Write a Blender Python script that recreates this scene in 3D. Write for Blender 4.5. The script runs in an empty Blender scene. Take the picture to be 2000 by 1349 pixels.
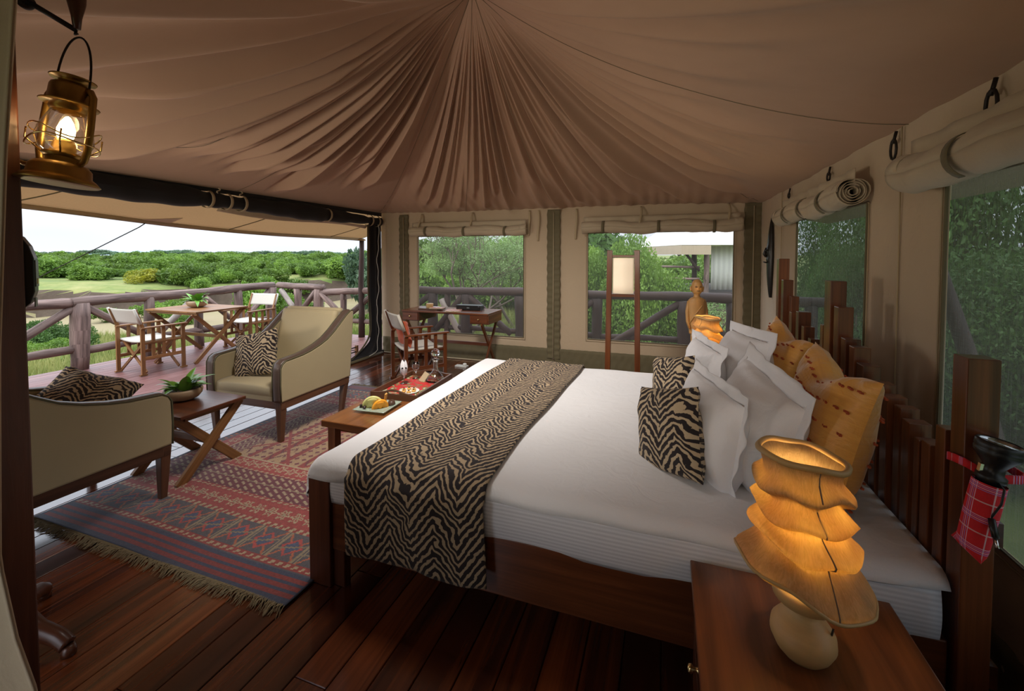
import bpy, bmesh, math, random
import numpy as np
from math import radians as R, sin, cos, pi, hypot, atan2, exp
from mathutils import Vector as V, Matrix, Euler
random.seed(7); rng = np.random.default_rng(7)
S = bpy.context.scene
COL = S.collection
# ---------------------------------------------------------------- camera, world, lights, exposure
cd = bpy.data.cameras.new('camera'); cam = bpy.data.objects.new('camera', cd); COL.objects.link(cam)
cam.location = (0, 0, 1.6); cam.rotation_euler = (R(88), 0, R(19.5))
cd.sensor_width = 36; cd.lens = 15.3; cd.shift_y = -0.0734; cd.clip_start = .02; cd.clip_end = 9000
S.camera = cam
S.view_settings.view_transform = 'Standard'; S.view_settings.look = 'None'
S.view_settings.gamma = 1; S.view_settings.use_curve_mapping = False; S.view_settings.exposure = 0.15
W = bpy.data.worlds.new('world'); S.world = W; W.use_nodes = True
nt = W.node_tree; nt.nodes.clear()
_g = nt.nodes.new('ShaderNodeNewGeometry'); _s = nt.nodes.new('ShaderNodeSeparateXYZ')
nt.links.new(_g.outputs['Incoming'], _s.inputs[0])
_m = nt.nodes.new('ShaderNodeMath'); _m.operation = 'MULTIPLY'; _m.inputs[1].default_value = -1
nt.links.new(_s.outputs[2], _m.inputs[0])
_r = nt.nodes.new('ShaderNodeValToRGB'); nt.links.new(_m.outputs[0], _r.inputs[0])
cr = _r.color_ramp
cr.elements[0].position = 0.0; cr.elements[0].color = (.86, .93, 1.05, 1)
cr.elements[1].position = 1.0; cr.elements[1].color = (2.9, 3.1, 3.5, 1)
e = cr.elements.new(.10); e.color = (1.0, 1.06, 1.13, 1)
e = cr.elements.new(.35); e.color = (1.8, 1.95, 2.2, 1)
_n = nt.nodes.new('ShaderNodeTexNoise'); _n.inputs['Scale'].default_value = 3.0
_vm = nt.nodes.new('ShaderNodeVectorMath'); _vm.operation = 'MULTIPLY'; _vm.inputs[1].default_value = (1, 1, 4)
nt.links.new(_g.outputs['Incoming'], _vm.inputs[0]); nt.links.new(_vm.outputs[0], _n.inputs['Vector'])
_mr = nt.nodes.new('ShaderNodeMapRange'); _mr.inputs[1].default_value = .35; _mr.inputs[2].default_value = .65
_mr.inputs[3].default_value = .93; _mr.inputs[4].default_value = 1.07
nt.links.new(_n.outputs[0], _mr.inputs[0])
_b = nt.nodes.new('ShaderNodeBackground'); nt.links.new(_r.outputs[0], _b.inputs[0]); nt.links.new(_mr.outputs[0], _b.inputs[1])
_o = nt.nodes.new('ShaderNodeOutputWorld'); nt.links.new(_b.outputs[0], _o.inputs[0])

def light(kind, name, loc, target, power, color=(1, 1, 1), **kw):
    l = bpy.data.lights.new(name, kind); l.energy = power; l.color = color
    for k, v in kw.items(): setattr(l, k, v)
    o = bpy.data.objects.new(name, l); COL.objects.link(o); o.location = loc
    o.rotation_euler = (V(target) - V(loc)).to_track_quat('-Z', 'Y').to_euler()
    return o
light('SUN', 'sun', (0, 0, 20), (6, 9, 6), 1.1, (1, .95, .86), angle=R(25))
light('SPOT', 'unseen_side_fill', (-4.1, .25, 1.15), (-1.2, 4.6, 2.45), 140, (1, .86, .74), shadow_soft_size=.3, spot_size=R(95), spot_blend=.8)  # added unseen spot, stands in for daylight raking the ceiling folds
light('SPOT', 'fill_spot', (-.25, -.5, 2.1), (-.55, 4.6, 1.35), 150, (1, .86, .70), shadow_soft_size=.8, spot_size=R(66), spot_blend=1.)
light('SPOT', 'unseen_overhead_fill', (-1.75, 2.3, 3.05), (-1.7, 3.7, .3), 390, (1, .94, .87), shadow_soft_size=.35, spot_size=R(112), spot_blend=1.)  # added out-of-frame spot without a lamp body, brightens bed and seating

# ---------------------------------------------------------------- materials
class NT:
    def __init__(s, name):
        s.m = bpy.data.materials.new(name); s.m.use_nodes = True
        s.t = s.m.node_tree; s.b = s.t.nodes['Principled BSDF']; s.out = s.t.nodes['Material Output']
    def n(s, kind, **kw):
        x = s.t.nodes.new('ShaderNode' + kind)
        for k, v in kw.items():
            if k in ('operation', 'blend_type', 'data_type', 'wave_type', 'feature', 'noise_dimensions', 'mode', 'attribute_name', 'wave_profile', 'bands_direction', 'distance', 'layer_name', 'interpolation_type'):
                setattr(x, k, v)
        return x
    def l(s, a, b): s.t.links.new(a, b)
    def math(s, op, a, b=None, c=None):
        x = s.n('Math', operation=op)
        for i, q in enumerate((a, b, c)):
            if q is None: continue
            if isinstance(q, (int, float)): x.inputs[i].default_value = q
            else: s.l(q, x.inputs[i])
        return x.outputs[0]
    def uv(s): return s.n('TexCoord').outputs['UV']
    def obj(s): return s.n('TexCoord').outputs['Object']
    def scale(s, vec, sc, rnd=False):
        x = s.n('VectorMath', operation='MULTIPLY'); s.l(vec, x.inputs[0]); x.inputs[1].default_value = sc
        o = x.outputs[0]
        if rnd:
            i = s.n('ObjectInfo'); a = s.n('VectorMath', operation='ADD'); s.l(o, a.inputs[0])
            m = s.n('Math', operation='MULTIPLY'); s.l(i.outputs['Random'], m.inputs[0]); m.inputs[1].default_value = 37.
            c = s.n('CombineXYZ'); s.l(m.outputs[0], c.inputs[0]); s.l(m.outputs[0], c.inputs[1]); s.l(m.outputs[0], c.inputs[2])
            s.l(c.outputs[0], a.inputs[1]); o = a.outputs[0]
        return o
    def noise(s, vec, sc=1., det=4., rough=.55, dist=0.):
        x = s.n('TexNoise'); s.l(vec, x.inputs['Vector']); x.inputs['Scale'].default_value = sc
        x.inputs['Detail'].default_value = det; x.inputs['Roughness'].default_value = rough; x.inputs['Distortion'].default_value = dist
        return x.outputs[0]
    def ramp(s, f, stops, interp='LINEAR'):
        x = s.n('ValToRGB'); s.l(f, x.inputs[0]); cr = x.color_ramp; cr.interpolation = interp
        cr.elements[0].position, cr.elements[0].color = stops[0][0], (*stops[0][1], 1)
        cr.elements[1].position, cr.elements[1].color = stops[-1][0], (*stops[-1][1], 1)
        for p, c in stops[1:-1]:
            e = cr.elements.new(p); e.color = (*c, 1)
        return x.outputs[0]
    def mix(s, f, a, b, bt='MIX'):
        x = s.n('Mix', data_type='RGBA', blend_type=bt)
        for i, q in ((0, f), (6, a), (7, b)):
            if isinstance(q, (int, float)): x.inputs[i].default_value = q
            elif isinstance(q, tuple): x.inputs[i].default_value = (*q, 1)
            else: s.l(q, x.inputs[i])
        return x.outputs[2]
    def bump(s, h, st=.3, d=.01):
        x = s.n('Bump'); x.inputs['Strength'].default_value = st; x.inputs['Distance'].default_value = d
        s.l(h, x.inputs['Height']); s.l(x.outputs[0], s.b.inputs['Normal']); return x
    def set(s, **kw):
        for k, v in kw.items():
            i = s.b.inputs[k.replace('_', ' ')]
            if hasattr(v, 'is_linked') or hasattr(v, 'links'): s.l(v, i)
            elif isinstance(v, tuple): i.default_value = (*v, 1) if len(v) == 3 else v
            else: i.default_value = v
        return s
    def hsv(s, col, lo, hi):
        i = s.n('ObjectInfo'); m = s.n('MapRange'); s.l(i.outputs['Random'], m.inputs[0]); m.inputs[3].default_value = lo; m.inputs[4].default_value = hi
        h = s.n('HueSaturation'); s.l(col, h.inputs['Color']); s.l(m.outputs[0], h.inputs['Value']); return h.outputs[0]
    def translucent(s, col, f):
        t = s.n('BsdfTranslucent')
        if isinstance(col, tuple): t.inputs[0].default_value = (*col, 1)
        else: s.l(col, t.inputs[0])
        m = s.n('MixShader'); m.inputs[0].default_value = f; s.l(s.b.outputs[0], m.inputs[1]); s.l(t.outputs[0], m.inputs[2]); s.l(m.outputs[0], s.out.inputs[0])

def plain(name, c, rough=.5, metal=0., var=0., bump=0., bs=60, **kw):
    n = NT(name); n.set(Base_Color=c, Roughness=rough, Metallic=metal, **kw)
    f = n.noise(n.obj(), bs, 4)
    col = n.mix(f, tuple(x * (1 - max(var, .06)) for x in c), tuple(min(1, x * (1 + max(var, .06))) for x in c)); n.set(Base_Color=col)
    if bump: n.bump(f, bump, .004)
    return n.m
def wood(name, c1, c2, rough=.35, fine=30, coat=0., var=(.8, 1.2), ls=1.3, bump=.15):
    n = NT(name); uv = n.uv()
    a = n.noise(n.scale(uv, (ls, fine, 1), True), 1., 5, .6, .8)
    b = n.noise(n.scale(uv, (ls * .5, fine * .25, 1), True), 1., 3, .5, 1.2)
    f = n.math('ADD', n.math('MULTIPLY', a, .6), n.math('MULTIPLY', b, .4))
    col = n.ramp(f, [(.33, c1), (.52, tuple((x + y) / 2 for x, y in zip(c1, c2))), (.68, c2)])
    col = n.hsv(col, *var)
    n.set(Base_Color=col, Roughness=rough, Coat_Weight=coat, Coat_Roughness=.12)
    n.bump(a, bump, .003); return n.m
def fabric(name, c, rough=.85, ws=900, bump=.25, var=.08, wrinkle=0.):
    n = NT(name); o = n.obj()
    f = n.noise(n.scale(o, (1, 1, 1)), ws, 2); big = n.noise(o, 3., 4)
    col = n.mix(big, tuple(x * (1 - var) for x in c), tuple(min(1, x * (1 + var)) for x in c))
    col = n.mix(n.math('MULTIPLY', f, .35), col, tuple(x * .6 for x in c))
    n.set(Base_Color=col, Roughness=rough, Sheen_Weight=.15)
    h = f
    if wrinkle: h = n.math('ADD', n.math('MULTIPLY', f, .1), n.math('MULTIPLY', n.noise(o, 9., 3, .5, 1.5), wrinkle))
    n.bump(h, bump, .01 if wrinkle else .002); return n.m
M = {}
M['mahog'] = wood('mahogany_wood', (.055, .014, .005), (.20, .062, .02), .3, 34, .25)
M['mahog_dark'] = wood('dark_mahogany', (.045, .012, .005), (.13, .038, .014), .35, 34, .15)
M['stand'] = wood('nightstand_wood', (.07, .018, .006), (.26, .085, .026), .3, 22, .3)
M['teak'] = wood('teak_wood', (.13, .052, .014), (.34, .16, .055), .42, 40, .1)
M['table'] = wood('bench_wood', (.13, .042, .012), (.30, .11, .032), .28, 30, .4)
M['oak'] = wood('chair_frame_wood', (.055, .022, .01), (.14, .06, .028), .4, 34, .1)
M['floor'] = wood('floor_plank_wood', (.018, .005, .0025), (.18, .044, .012), .2, 20, .6, (.4, 1.6), .8)
M['deck'] = wood('deck_plank_wood', (.14, .058, .054), (.27, .125, .11), .42, 22, .0, (.85, 1.15), .8)
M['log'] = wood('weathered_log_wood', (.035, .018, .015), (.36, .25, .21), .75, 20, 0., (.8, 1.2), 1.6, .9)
M['logdark'] = wood('shaded_log_wood', (.022, .010, .008), (.06, .034, .026), .75, 14, 0., (.8, 1.2), 1.6, .8)  # log wood with the backlit shade darkened into its colour
M['logpale'] = wood('pale_log_wood', (.25, .20, .17), (.60, .54, .48), .8, 14, 0., (.9, 1.1), 1.6, .5)
M['post'] = wood('entrance_post_wood', (.03, .008, .004), (.15, .045, .018), .5, 18, 0., (1, 1.01), 1.2, .6)
M['statue'] = wood('carved_pale_wood', (.34, .17, .05), (.56, .32, .11), .5, 10, 0., (1, 1.01), 1)
M['lampwood'] = wood('pale_turned_wood', (.45, .27, .10), (.68, .46, .20), .5, 12, 0., (1, 1.01), 1)
M['black'] = plain('black_plastic', (.012, .012, .013), .35)
M['blackcloth'] = fabric('black_canvas', (.012, .011, .014))
M['ebony'] = plain('ebony_wood', (.014, .012, .011), .3, 0, .3, .3, 40)
M['brass'] = plain('aged_brass', (.36, .22, .06), .36, .85, .25, .1, 25)
M['gold'] = plain('polished_brass', (.85, .65, .3), .18, 1.)
M['iron'] = plain('dark_iron', (.035, .03, .028), .5, .7)
M['chrome'] = plain('chrome', (.8, .8, .82), .12, 1.)
M['leather'] = plain('brown_leather', (.085, .055, .042), .38, 0, .1, .15, 120)
M['khaki'] = fabric('olive_khaki_upholstery', (.44, .36, .205), .65, 500, .2)
M['piping'] = plain('dark_piping', (.10, .09, .045), .6)
M['white'] = fabric('white_linen', (.80, .80, .82), .8, 700, .5, .02, .9)
M['whitepil'] = fabric('white_pillow_linen', (.80, .80, .83), .8, 700, .55, .02, 1.0)
M['offwhite'] = fabric('natural_cotton_canvas', (.62, .585, .50), .8, 500, .3, .06)
M['tuft'] = plain('red_brown_tuft', (.38, .07, .02), .9)
M['redcloth'] = fabric('coral_red_cloth', (.68, .13, .05))
M['porcelain'] = plain('pale_stone', (.40, .28, .17), .5, 0, .12)
M['tan'] = fabric('tan_awning_canvas', (.50, .36, .20), .8, 60, .4, .12)
n = NT('tan_awning_canvas'); f = n.noise(n.obj(), 55, 4); c = n.mix(f, (.46, .32, .17), (.62, .45, .26)); n.set(Base_Color=c, Roughness=.8); n.bump(f, .4, .004); n.translucent((.62, .49, .33), .45); M['tan'] = n.m
M['olive'] = fabric('olive_webbing', (.15, .125, .065), .8, 300, .6, .15, .6)
M['strap'] = fabric('beige_strap', (.50, .40, .25))
M['cord'] = plain('white_cord', (.7, .68, .62), .6)
M['tentwall'] = fabric('tent_wall_canvas', (.56, .44, .30), .85, 700, .45, .05, .8)
M['roll'] = fabric('rolled_blind_canvas', (.52, .43, .30), .85, 500, .5, .08, .8)
M['whiteroof'] = plain('white_roof_canvas', (.8, .78, .72), .7)
M['bark'] = plain('tree_bark', (.16, .12, .09), .9, 0, .3, .5, 12)
M['plasticwhite'] = plain('white_plastic', (.7, .7, .65), .4)
M['greytape'] = plain('grey_label', (.25, .30, .31), .4)
M['yellow'] = plain('yellow_mark', (.75, .65, .08), .4)
def em(name, c, s):
    n = NT(name); n.set(Base_Color=c, Emission_Color=c, Emission_Strength=s); return n.m
M['bulb'] = em('lit_bulb', (1., .72, .33), 14)
def glassmat(name, c=(1, 1, 1), rough=0.0, ior=1.45):
    n = NT(name); n.set(Base_Color=c, Roughness=rough, Transmission_Weight=1., IOR=ior); return n.m
M['glass'] = glassmat('clear_glass')
def thinglass(name):
    n = NT(name); t = n.n('BsdfTransparent'); g = n.n('BsdfGlossy'); g.inputs['Roughness'].default_value = .02
    fr = n.n('LayerWeight'); fr.inputs[0].default_value = .35
    m = n.n('MixShader'); n.l(fr.outputs[1], m.inputs[0]); n.l(t.outputs[0], m.inputs[1]); n.l(g.outputs[0], m.inputs[2]); n.l(m.outputs[0], n.out.inputs[0]); return n.m
M['chimney'] = thinglass('lantern_glass')
# ceiling canvas
n = NT('ceiling_canvas'); o = n.obj()
big = n.noise(o, .8, 4); fine = n.noise(o, 500, 2); st = n.noise(n.scale(n.uv(), (220, 6, 1)), 1, 3)
c = n.mix(big, (.44, .285, .19), (.52, .34, .225)); c = n.mix(n.math('MULTIPLY', st, .25), c, (.32, .20, .125))
n.set(Base_Color=c, Roughness=.85, Sheen_Weight=.1); n.bump(n.math('ADD', fine, n.noise(o, 30, 3)), .12, .004)
M['ceil'] = n.m
# zebra: UV in metres, u across the spine, v along it
def zebra(name, period, freq, slope=1.4, dark=(.012, .007, .009), light_=(.50, .37, .225)):
    n = NT(name); uv = n.uv(); sp = n.n('SeparateXYZ'); n.l(uv, sp.inputs[0])
    w1 = n.noise(uv, 9, 2); w2 = n.noise(uv, 30, 2, .5, .5)
    u = n.math('ADD', sp.outputs[0], n.math('MULTIPLY', n.math('SUBTRACT', w1, .5), .05))
    t = n.math('PINGPONG', u, period)
    s = n.math('ADD', sp.outputs[1], n.math('MULTIPLY', t, slope))
    s = n.math('ADD', s, n.math('MULTIPLY', n.math('SUBTRACT', w1, .5), .10))
    s = n.math('ADD', s, n.math('MULTIPLY', n.math('SUBTRACT', w2, .5), .035))
    f = n.math('SINE', n.math('MULTIPLY', s, freq))
    f = n.math('ADD', f, n.math('MULTIPLY', n.math('SUBTRACT', n.noise(uv, 55, 3), .5), 1.3))
    c = n.ramp(n.math('MULTIPLY_ADD', f, .5, .5), [(.56, dark), (.66, light_)])
    fi = n.noise(uv, 700, 2); c = n.mix(n.math('MULTIPLY', fi, .5), c, (.02, .012, .01))
    n.set(Base_Color=c, Roughness=.9, Sheen_Weight=.05); n.bump(n.math('ADD', f, fi), .25, .002); return n.m
M['zebra'] = zebra('zebra_woven_runner', .117, 150, 1.25)
M['zebra2'] = zebra('zebra_woven_cushion', .105, 165, .9, light_=(.58, .45, .29))
# orange cushion
n = NT('orange_silk'); uv = n.uv(); a = n.noise(n.scale(uv, (8, 90, 1)), 1, 3); b = n.noise(n.obj(), 4, 3)
n.set(Base_Color=n.mix(a, (.60, .26, .045), (.80, .42, .085)), Roughness=.42, Sheen_Weight=.4); n.bump(n.math('ADD', n.math('MULTIPLY', a, .2), n.noise(n.obj(), 12, 3, .5, 2)), .5, .012)
M['orange'] = n.m
# striped sateen sheet
n = NT('striped_sateen_sheet'); sp = n.n('SeparateXYZ'); n.l(n.obj(), sp.inputs[0])
f = n.math('SINE', n.math('MULTIPLY', sp.outputs[2], 420)); n.set(Base_Color=n.mix(n.math('MULTIPLY_ADD', f, .5, .5), (.62, .62, .66), (.78, .78, .82)), Roughness=.5)
n.bump(n.noise(n.obj(), 14, 3), .25, .008); M['sheet'] = n.m
# parchment-like lamp shade
n = NT('bark_fibre_shade'); uv = n.uv(); a = n.noise(n.scale(uv, (70, 22, 1)), 1, 6, .65, 2.5); b = n.noise(uv, 4, 3)
c = n.mix(n.ramp(a, [(.35, (0, 0, 0)), (.65, (1, 1, 1))]), (.42, .28, .13), (.68, .50, .28)); n.set(Base_Color=c, Roughness=.7); n.bump(a, .6, .006)
n.translucent(n.mix(n.ramp(n.noise(uv, 5, 4), [(.4, (0, 0, 0)), (.62, (1, 1, 1))]), (.66, .44, .16), (.90, .70, .33)), .40); M['shade'] = n.m
n = NT('lit_paper_shade'); n.set(Base_Color=(.72, .62, .48), Roughness=.8, Emission_Color=(.9, .70, .48), Emission_Strength=.42); n.set(Base_Color=n.mix(n.noise(n.obj(), 8, 3), (.68, .58, .44), (.76, .66, .52))); M['paper'] = n.m
# window screens
def screen(name, tint, cov, col, streak):
    n = NT(name); uv = n.uv(); a = n.noise(n.scale(uv, (streak, 3, 1)), 1, 4, .7); b = n.noise(n.scale(uv, (5, streak, 1)), 1, 4, .7)
    f = n.math('ADD', n.math('MULTIPLY', a, .75), n.math('MULTIPLY', b, .25))
    f = n.math('MULTIPLY', f, cov * 2)
    t = n.n('BsdfTransparent'); t.inputs[0].default_value = (*tint, 1); d = n.n('BsdfDiffuse'); d.inputs[0].default_value = (*col, 1)
    tl = n.n('BsdfTranslucent'); tl.inputs[0].default_value = (*col, 1); ms = n.n('MixShader'); ms.inputs[0].default_value = .35
    n.l(d.outputs[0], ms.inputs[1]); n.l(tl.outputs[0], ms.inputs[2])
    m = n.n('MixShader'); n.l(f, m.inputs[0]); n.l(t.outputs[0], m.inputs[1]); n.l(ms.outputs[0], m.inputs[2]); n.l(m.outputs[0], n.out.inputs[0]); return n.m
M['screen_clear'] = screen('fine_insect_mesh', (.92, .92, .92), .10, (.5, .5, .46), 60)
M['screen_dark'] = screen('dense_insect_mesh', (.40, .43, .43),   .30, (.30, .31, .27), 230)
# tartan pouch (UV metres)
n = NT('red_tartan_cloth'); sp = n.n('SeparateXYZ'); n.l(n.uv(), sp.inputs[0])
def lines(x, per, off, w):
    q = n.math('FRACT', n.math('ADD', n.math('DIVIDE', x, per), off)); return n.math('LESS_THAN', q, w)
c = n.mix(n.noise(n.uv(), 300, 2), (.62, .012, .02), (.75, .02, .03))
for ax in (0, 1):
    x = sp.outputs[ax]
    c = n.mix(n.math('MULTIPLY', lines(x, .085, .1, .04), .75), c, (.8, .6, .62))
    for k in range(4): c = n.mix(n.math('MULTIPLY', lines(x, .085, .55 + k * .055, .022), .8), c, (.35, .3, .75) if k % 2 else (.75, .6, .85))
n.set(Base_Color=c, Roughness=.8); M['tartan'] = n.m
# foliage
def leafm(name, c1, c2, lo=.75, hi=1.3, tr=.35):
    n = NT(name); f = n.noise(n.obj(), 1.3, 4); c = n.hsv(n.ramp(f, [(.35, c1), (.65, c2)]), lo, hi)
    n.set(Base_Color=c, Roughness=.6); n.translucent(c, tr); return n.m
M['leaf'] = leafm('bush_leaves', (.075, .15, .018), (.21, .34, .05))
M['leafdark'] = leafm('dark_tree_leaves', (.045, .10, .02), (.10, .20, .04))
M['leafhaze'] = leafm('distant_tree_leaves', (.08, .15, .08), (.14, .23, .12))  # distance haze mixed into the leaf colour
M['acacia'] = leafm('acacia_leaves', (.16, .28, .08), (.34, .48, .17))
M['grass'] = leafm('savanna_grass', (.12, .18, .03), (.36, .36, .12), .9, 1.1)
M['yellowleaf'] = leafm('yellow_green_leaves', (.22, .26, .02), (.42, .40, .03))
M['pot_leaf'] = plain('glossy_potted_leaf', (.15, .36, .04), .35, 0, .5, .1, 14)
n = NT('savanna_ground'); o = n.obj(); f = n.noise(o, .25, 6, .65); g = n.noise(o, 2.2, 4)
c = n.ramp(f, [(.38, (.10, .16, .03)), (.52, (.20, .23, .06)), (.68, (.34, .31, .12))]); c = n.mix(n.math('MULTIPLY', g, .5), c, (.08, .12, .02))
sp = n.n('SeparateXYZ'); n.l(o, sp.inputs[0]); geo = n.n('NewGeometry'); s2 = n.n('SeparateXYZ'); n.l(geo.outputs['True Normal'], s2.inputs[0])
steep = n.math('LESS_THAN', s2.outputs[2], .72); c = n.mix(steep, c, n.mix(n.noise(o, 1.5, 5), (.03, .019, .012), (.12, .085, .055)))
low = n.n('MapRange'); n.l(sp.outputs[2], low.inputs[0]); low.inputs[1].default_value = -2.35; low.inputs[2].default_value = -2.7
lf = n.math('MULTIPLY', low.outputs[0], n.math('SUBTRACT', 1.0, steep)); c = n.mix(n.math('MULTIPLY', lf, .9), c, n.mix(f, (.30, .22, .14), (.20, .18, .08)))
n.set(Base_Color=c, Roughness=.95); n.bump(g, .6, .1); M['ground'] = n.m
M['hill'] = plain('hazy_blue_hill', (.34, .44, .58), 1., 0, .05, 0, .01)  # atmospheric haze put into the hill's base colour

# ---------------------------------------------------------------- mesh helpers
def npmesh(name, verts, faces, uvs=None, smooth=False, cols=None):
    me = bpy.data.meshes.new(name); verts = np.asarray(verts, dtype=np.float32).reshape(-1, 3)
    me.vertices.add(len(verts)); me.vertices.foreach_set('co', verts.ravel())
    if isinstance(faces, np.ndarray):
        k = faces.shape[1]; cnt = len(faces); idx = faces.ravel(); tot = np.full(cnt, k, dtype=np.int32)
    else:
        tot = np.array([len(f) for f in faces], dtype=np.int32); cnt = len(faces); idx = np.fromiter((i for f in faces for i in f), dtype=np.int32)
    st = np.zeros(cnt, dtype=np.int32); st[1:] = np.cumsum(tot)[:-1]
    me.loops.add(len(idx)); me.loops.foreach_set('vertex_index', idx.astype(np.int32))
    me.polygons.add(cnt); me.polygons.foreach_set('loop_start', st); me.polygons.foreach_set('loop_total', tot)
    if uvs is not None:
        l = me.uv_layers.new(name='UVMap'); l.data.foreach_set('uv', np.asarray(uvs, dtype=np.float32).ravel())
    me.polygons.foreach_set('use_smooth', np.full(cnt, smooth)); me.update(); me.validate(); return me

class MB:
    def __init__(s): s.v = []; s.f = []; s.uv = []
    def add(s, vs, fs, uvs=None):
        b = len(s.v); s.v += [tuple(v) for v in vs]
        for k, f in enumerate(fs):
            s.f.append([b + i for i in f]); s.uv += uvs[k] if uvs else [(0, 0)] * len(f)
        return s
    def box(s, c, d, rot=None):
        c = V(c); h = V(d) / 2; ax = max(range(3), key=lambda i: d[i])
        m = rot.to_matrix() if isinstance(rot, Euler) else (rot or Matrix.Identity(3))
        P = [V((x, y, z)) for x in (-h[0], h[0]) for y in (-h[1], h[1]) for z in (-h[2], h[2])]
        F = [(0, 1, 3, 2), (4, 6, 7, 5), (0, 4, 5, 1), (2, 3, 7, 6), (0, 2, 6, 4), (1, 5, 7, 3)]
        U = []
        for f, na in zip(F, (0, 0, 1, 1, 2, 2)):
            o = [i for i in range(3) if i != na]
            if ax in o: ua = ax; va = [i for i in o if i != ax][0]
            else: ua, va = o
            U.append([(P[i][ua] if ax in o else P[i][ua] * .3, P[i][va] + na * .37) for i in f])
        return s.add([m @ p + c for p in P], F, U)
    def bx(s, x0, x1, y0, y1, z0, z1): return s.box(((x0 + x1) / 2, (y0 + y1) / 2, (z0 + z1) / 2), (x1 - x0, y1 - y0, z1 - z0))
    def bar(s, a, b, w, h, up=(0, 0, 1), w2=None, h2=None):
        a = V(a); b = V(b); d = (b - a); L = d.length; d.normalize(); u = V(up); sd = d.cross(u)
        if sd.length < 1e-4: sd = d.cross(V((1, 0, 0)))
        sd.normalize(); u = sd.cross(d).normalized(); w2 = w2 or w; h2 = h2 or h
        P = []
        for p, ww, hh in ((a, w, h), (b, w2, h2)):
            for i, j in ((-1, -1), (1, -1), (1, 1), (-1, 1)): P.append(p + sd * ww / 2 * i + u * hh / 2 * j)
        F = [(3, 2, 1, 0), (4, 5, 6, 7)] + [(i, (i + 1) % 4, 4 + (i + 1) % 4, 4 + i) for i in range(4)]
        U = [[(0, 0), (.02, 0), (.02, h), (0, h)]] * 2
        for i in range(4):
            q = (w, h)[i % 2]; o = i * .31; U.append([(0, o), (0, o + q), (L, o + q), (L, o)])
        return s.add(P, F, U)
    def tube(s, pts, r, seg=8, cap=True, closed=False, uvs=1.):
        pts = [V(p) for p in pts]; n = len(pts); rr = r if isinstance(r, (list, tuple)) else [r] * n
        P = []; L = 0; Ls = []; ref = None
        for i, p in enumerate(pts):
            t = (pts[(i + 1) % n] - pts[i - 1]) if closed else (pts[min(i + 1, n - 1)] - pts[max(i - 1, 0)]); t.normalize()
            if ref is None: ref = t.orthogonal().normalized()
            ref = (ref - t * ref.dot(t)); ref = ref.normalized() if ref.length > 1e-6 else t.orthogonal().normalized(); bi = t.cross(ref)
            if i: L += (p - pts[i - 1]).length
            Ls.append(L)
            for k in range(seg):
                a = 2 * pi * k / seg; P.append(p + (ref * cos(a) + bi * sin(a)) * rr[i])
        F = []; U = []; m = n if closed else n - 1
        for i in range(m):
            j = (i + 1) % n; La, Lb = Ls[i], (Ls[j] if j else L + .05); c = 2 * pi * rr[i] * uvs
            for k in range(seg):
                k2 = (k + 1) % seg; F.append((i * seg + k, i * seg + k2, j * seg + k2, j * seg + k))
                U.append([(La, k * c / seg), (La, (k + 1) * c / seg), (Lb, (k + 1) * c / seg), (Lb, k * c / seg)])
        if cap and not closed:
            F.append(tuple(range(seg))[::-1]); U.append([(0.02 * cos(6.28 * k / seg), .1 * sin(6.28 * k / seg)) for k in range(seg)])
            F.append(tuple((n - 1) * seg + k for k in range(seg))); U.append([(0.02 * cos(6.28 * k / seg), .1 * sin(6.28 * k / seg)) for k in range(seg)])
        return s.add(P, F, U)
    def lathe(s, prof, seg=24, c=(0, 0, 0), fn=None, us=1., mat=None):
        c = V(c); P = []; L = 0; Ls = []
        for i, (r, z) in enumerate(prof):
            if i: L += hypot(r - prof[i - 1][0], z - prof[i - 1][1])
            Ls.append(L)
            for k in range(seg):
                a = 2 * pi * k / seg; p = V((r * cos(a), r * sin(a), z))
                if fn: p = V(fn(p, a, i))
                if mat: p = mat @ p
                P.append(p + c)
        F = []; U = []
        for i in range(len(prof) - 1):
            for k in range(seg):
                k2 = (k + 1) % seg; F.append((i * seg + k, i * seg + k2, (i + 1) * seg + k2, (i + 1) * seg + k))
                U.append([(k / seg * us, Ls[i]), ((k + 1) / seg * us, Ls[i]), ((k + 1) / seg * us, Ls[i + 1]), (k / seg * us, Ls[i + 1])])
        return s.add(P, F, U)
    def grid(s, fn, nu, nv, closeu=False):
        P = []; Q = []
        for j in range(nv + 1):
            for i in range(nu + (0 if closeu else 1)):
                r = fn(i / nu, j / nv); P.append(r[:3]); Q.append(r[3:5] if len(r) > 3 else (i / nu, j / nv))
        w = nu if closeu else nu + 1; F = []; U = []
        for j in range(nv):
            for i in range(nu):
                a = j * w + i; b = j * w + (i + 1) % w; F.append((a, b, b + w, a + w)); U.append([Q[a], Q[b], Q[b + w], Q[a + w]])
        return s.add(P, F, U)
    def build(s, name, mat, parent=None, smooth=False, bevel=0, solid=0, loc=None, sub=0, soff=0):
        me = npmesh(name, s.v, s.f, s.uv, smooth); me.materials.append(mat)
        o = bpy.data.objects.new(name, me); COL.objects.link(o)
        if parent: o.parent = parent
        if loc: o.location = loc
        if solid:
            m = o.modifiers.new('s', 'SOLIDIFY'); m.thickness = solid; m.offset = soff
        if bevel:
            m = o.modifiers.new('b', 'BEVEL'); m.width = bevel; m.segments = 2; m.limit_method = 'ANGLE'; m.angle_limit = R(40); m.harden_normals = False
        if sub:
            m = o.modifiers.new('u', 'SUBSURF'); m.levels = sub; m.render_levels = sub
        return o
def B(): return MB()
def thing(name, label, cat, loc=(0, 0, 0), rz=0, group=None):
    o = bpy.data.objects.new(name, None); COL.objects.link(o); o.location = loc; o.rotation_euler = (0, 0, rz); o.empty_display_size = .1
    return tag(o, label, cat, group)
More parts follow.
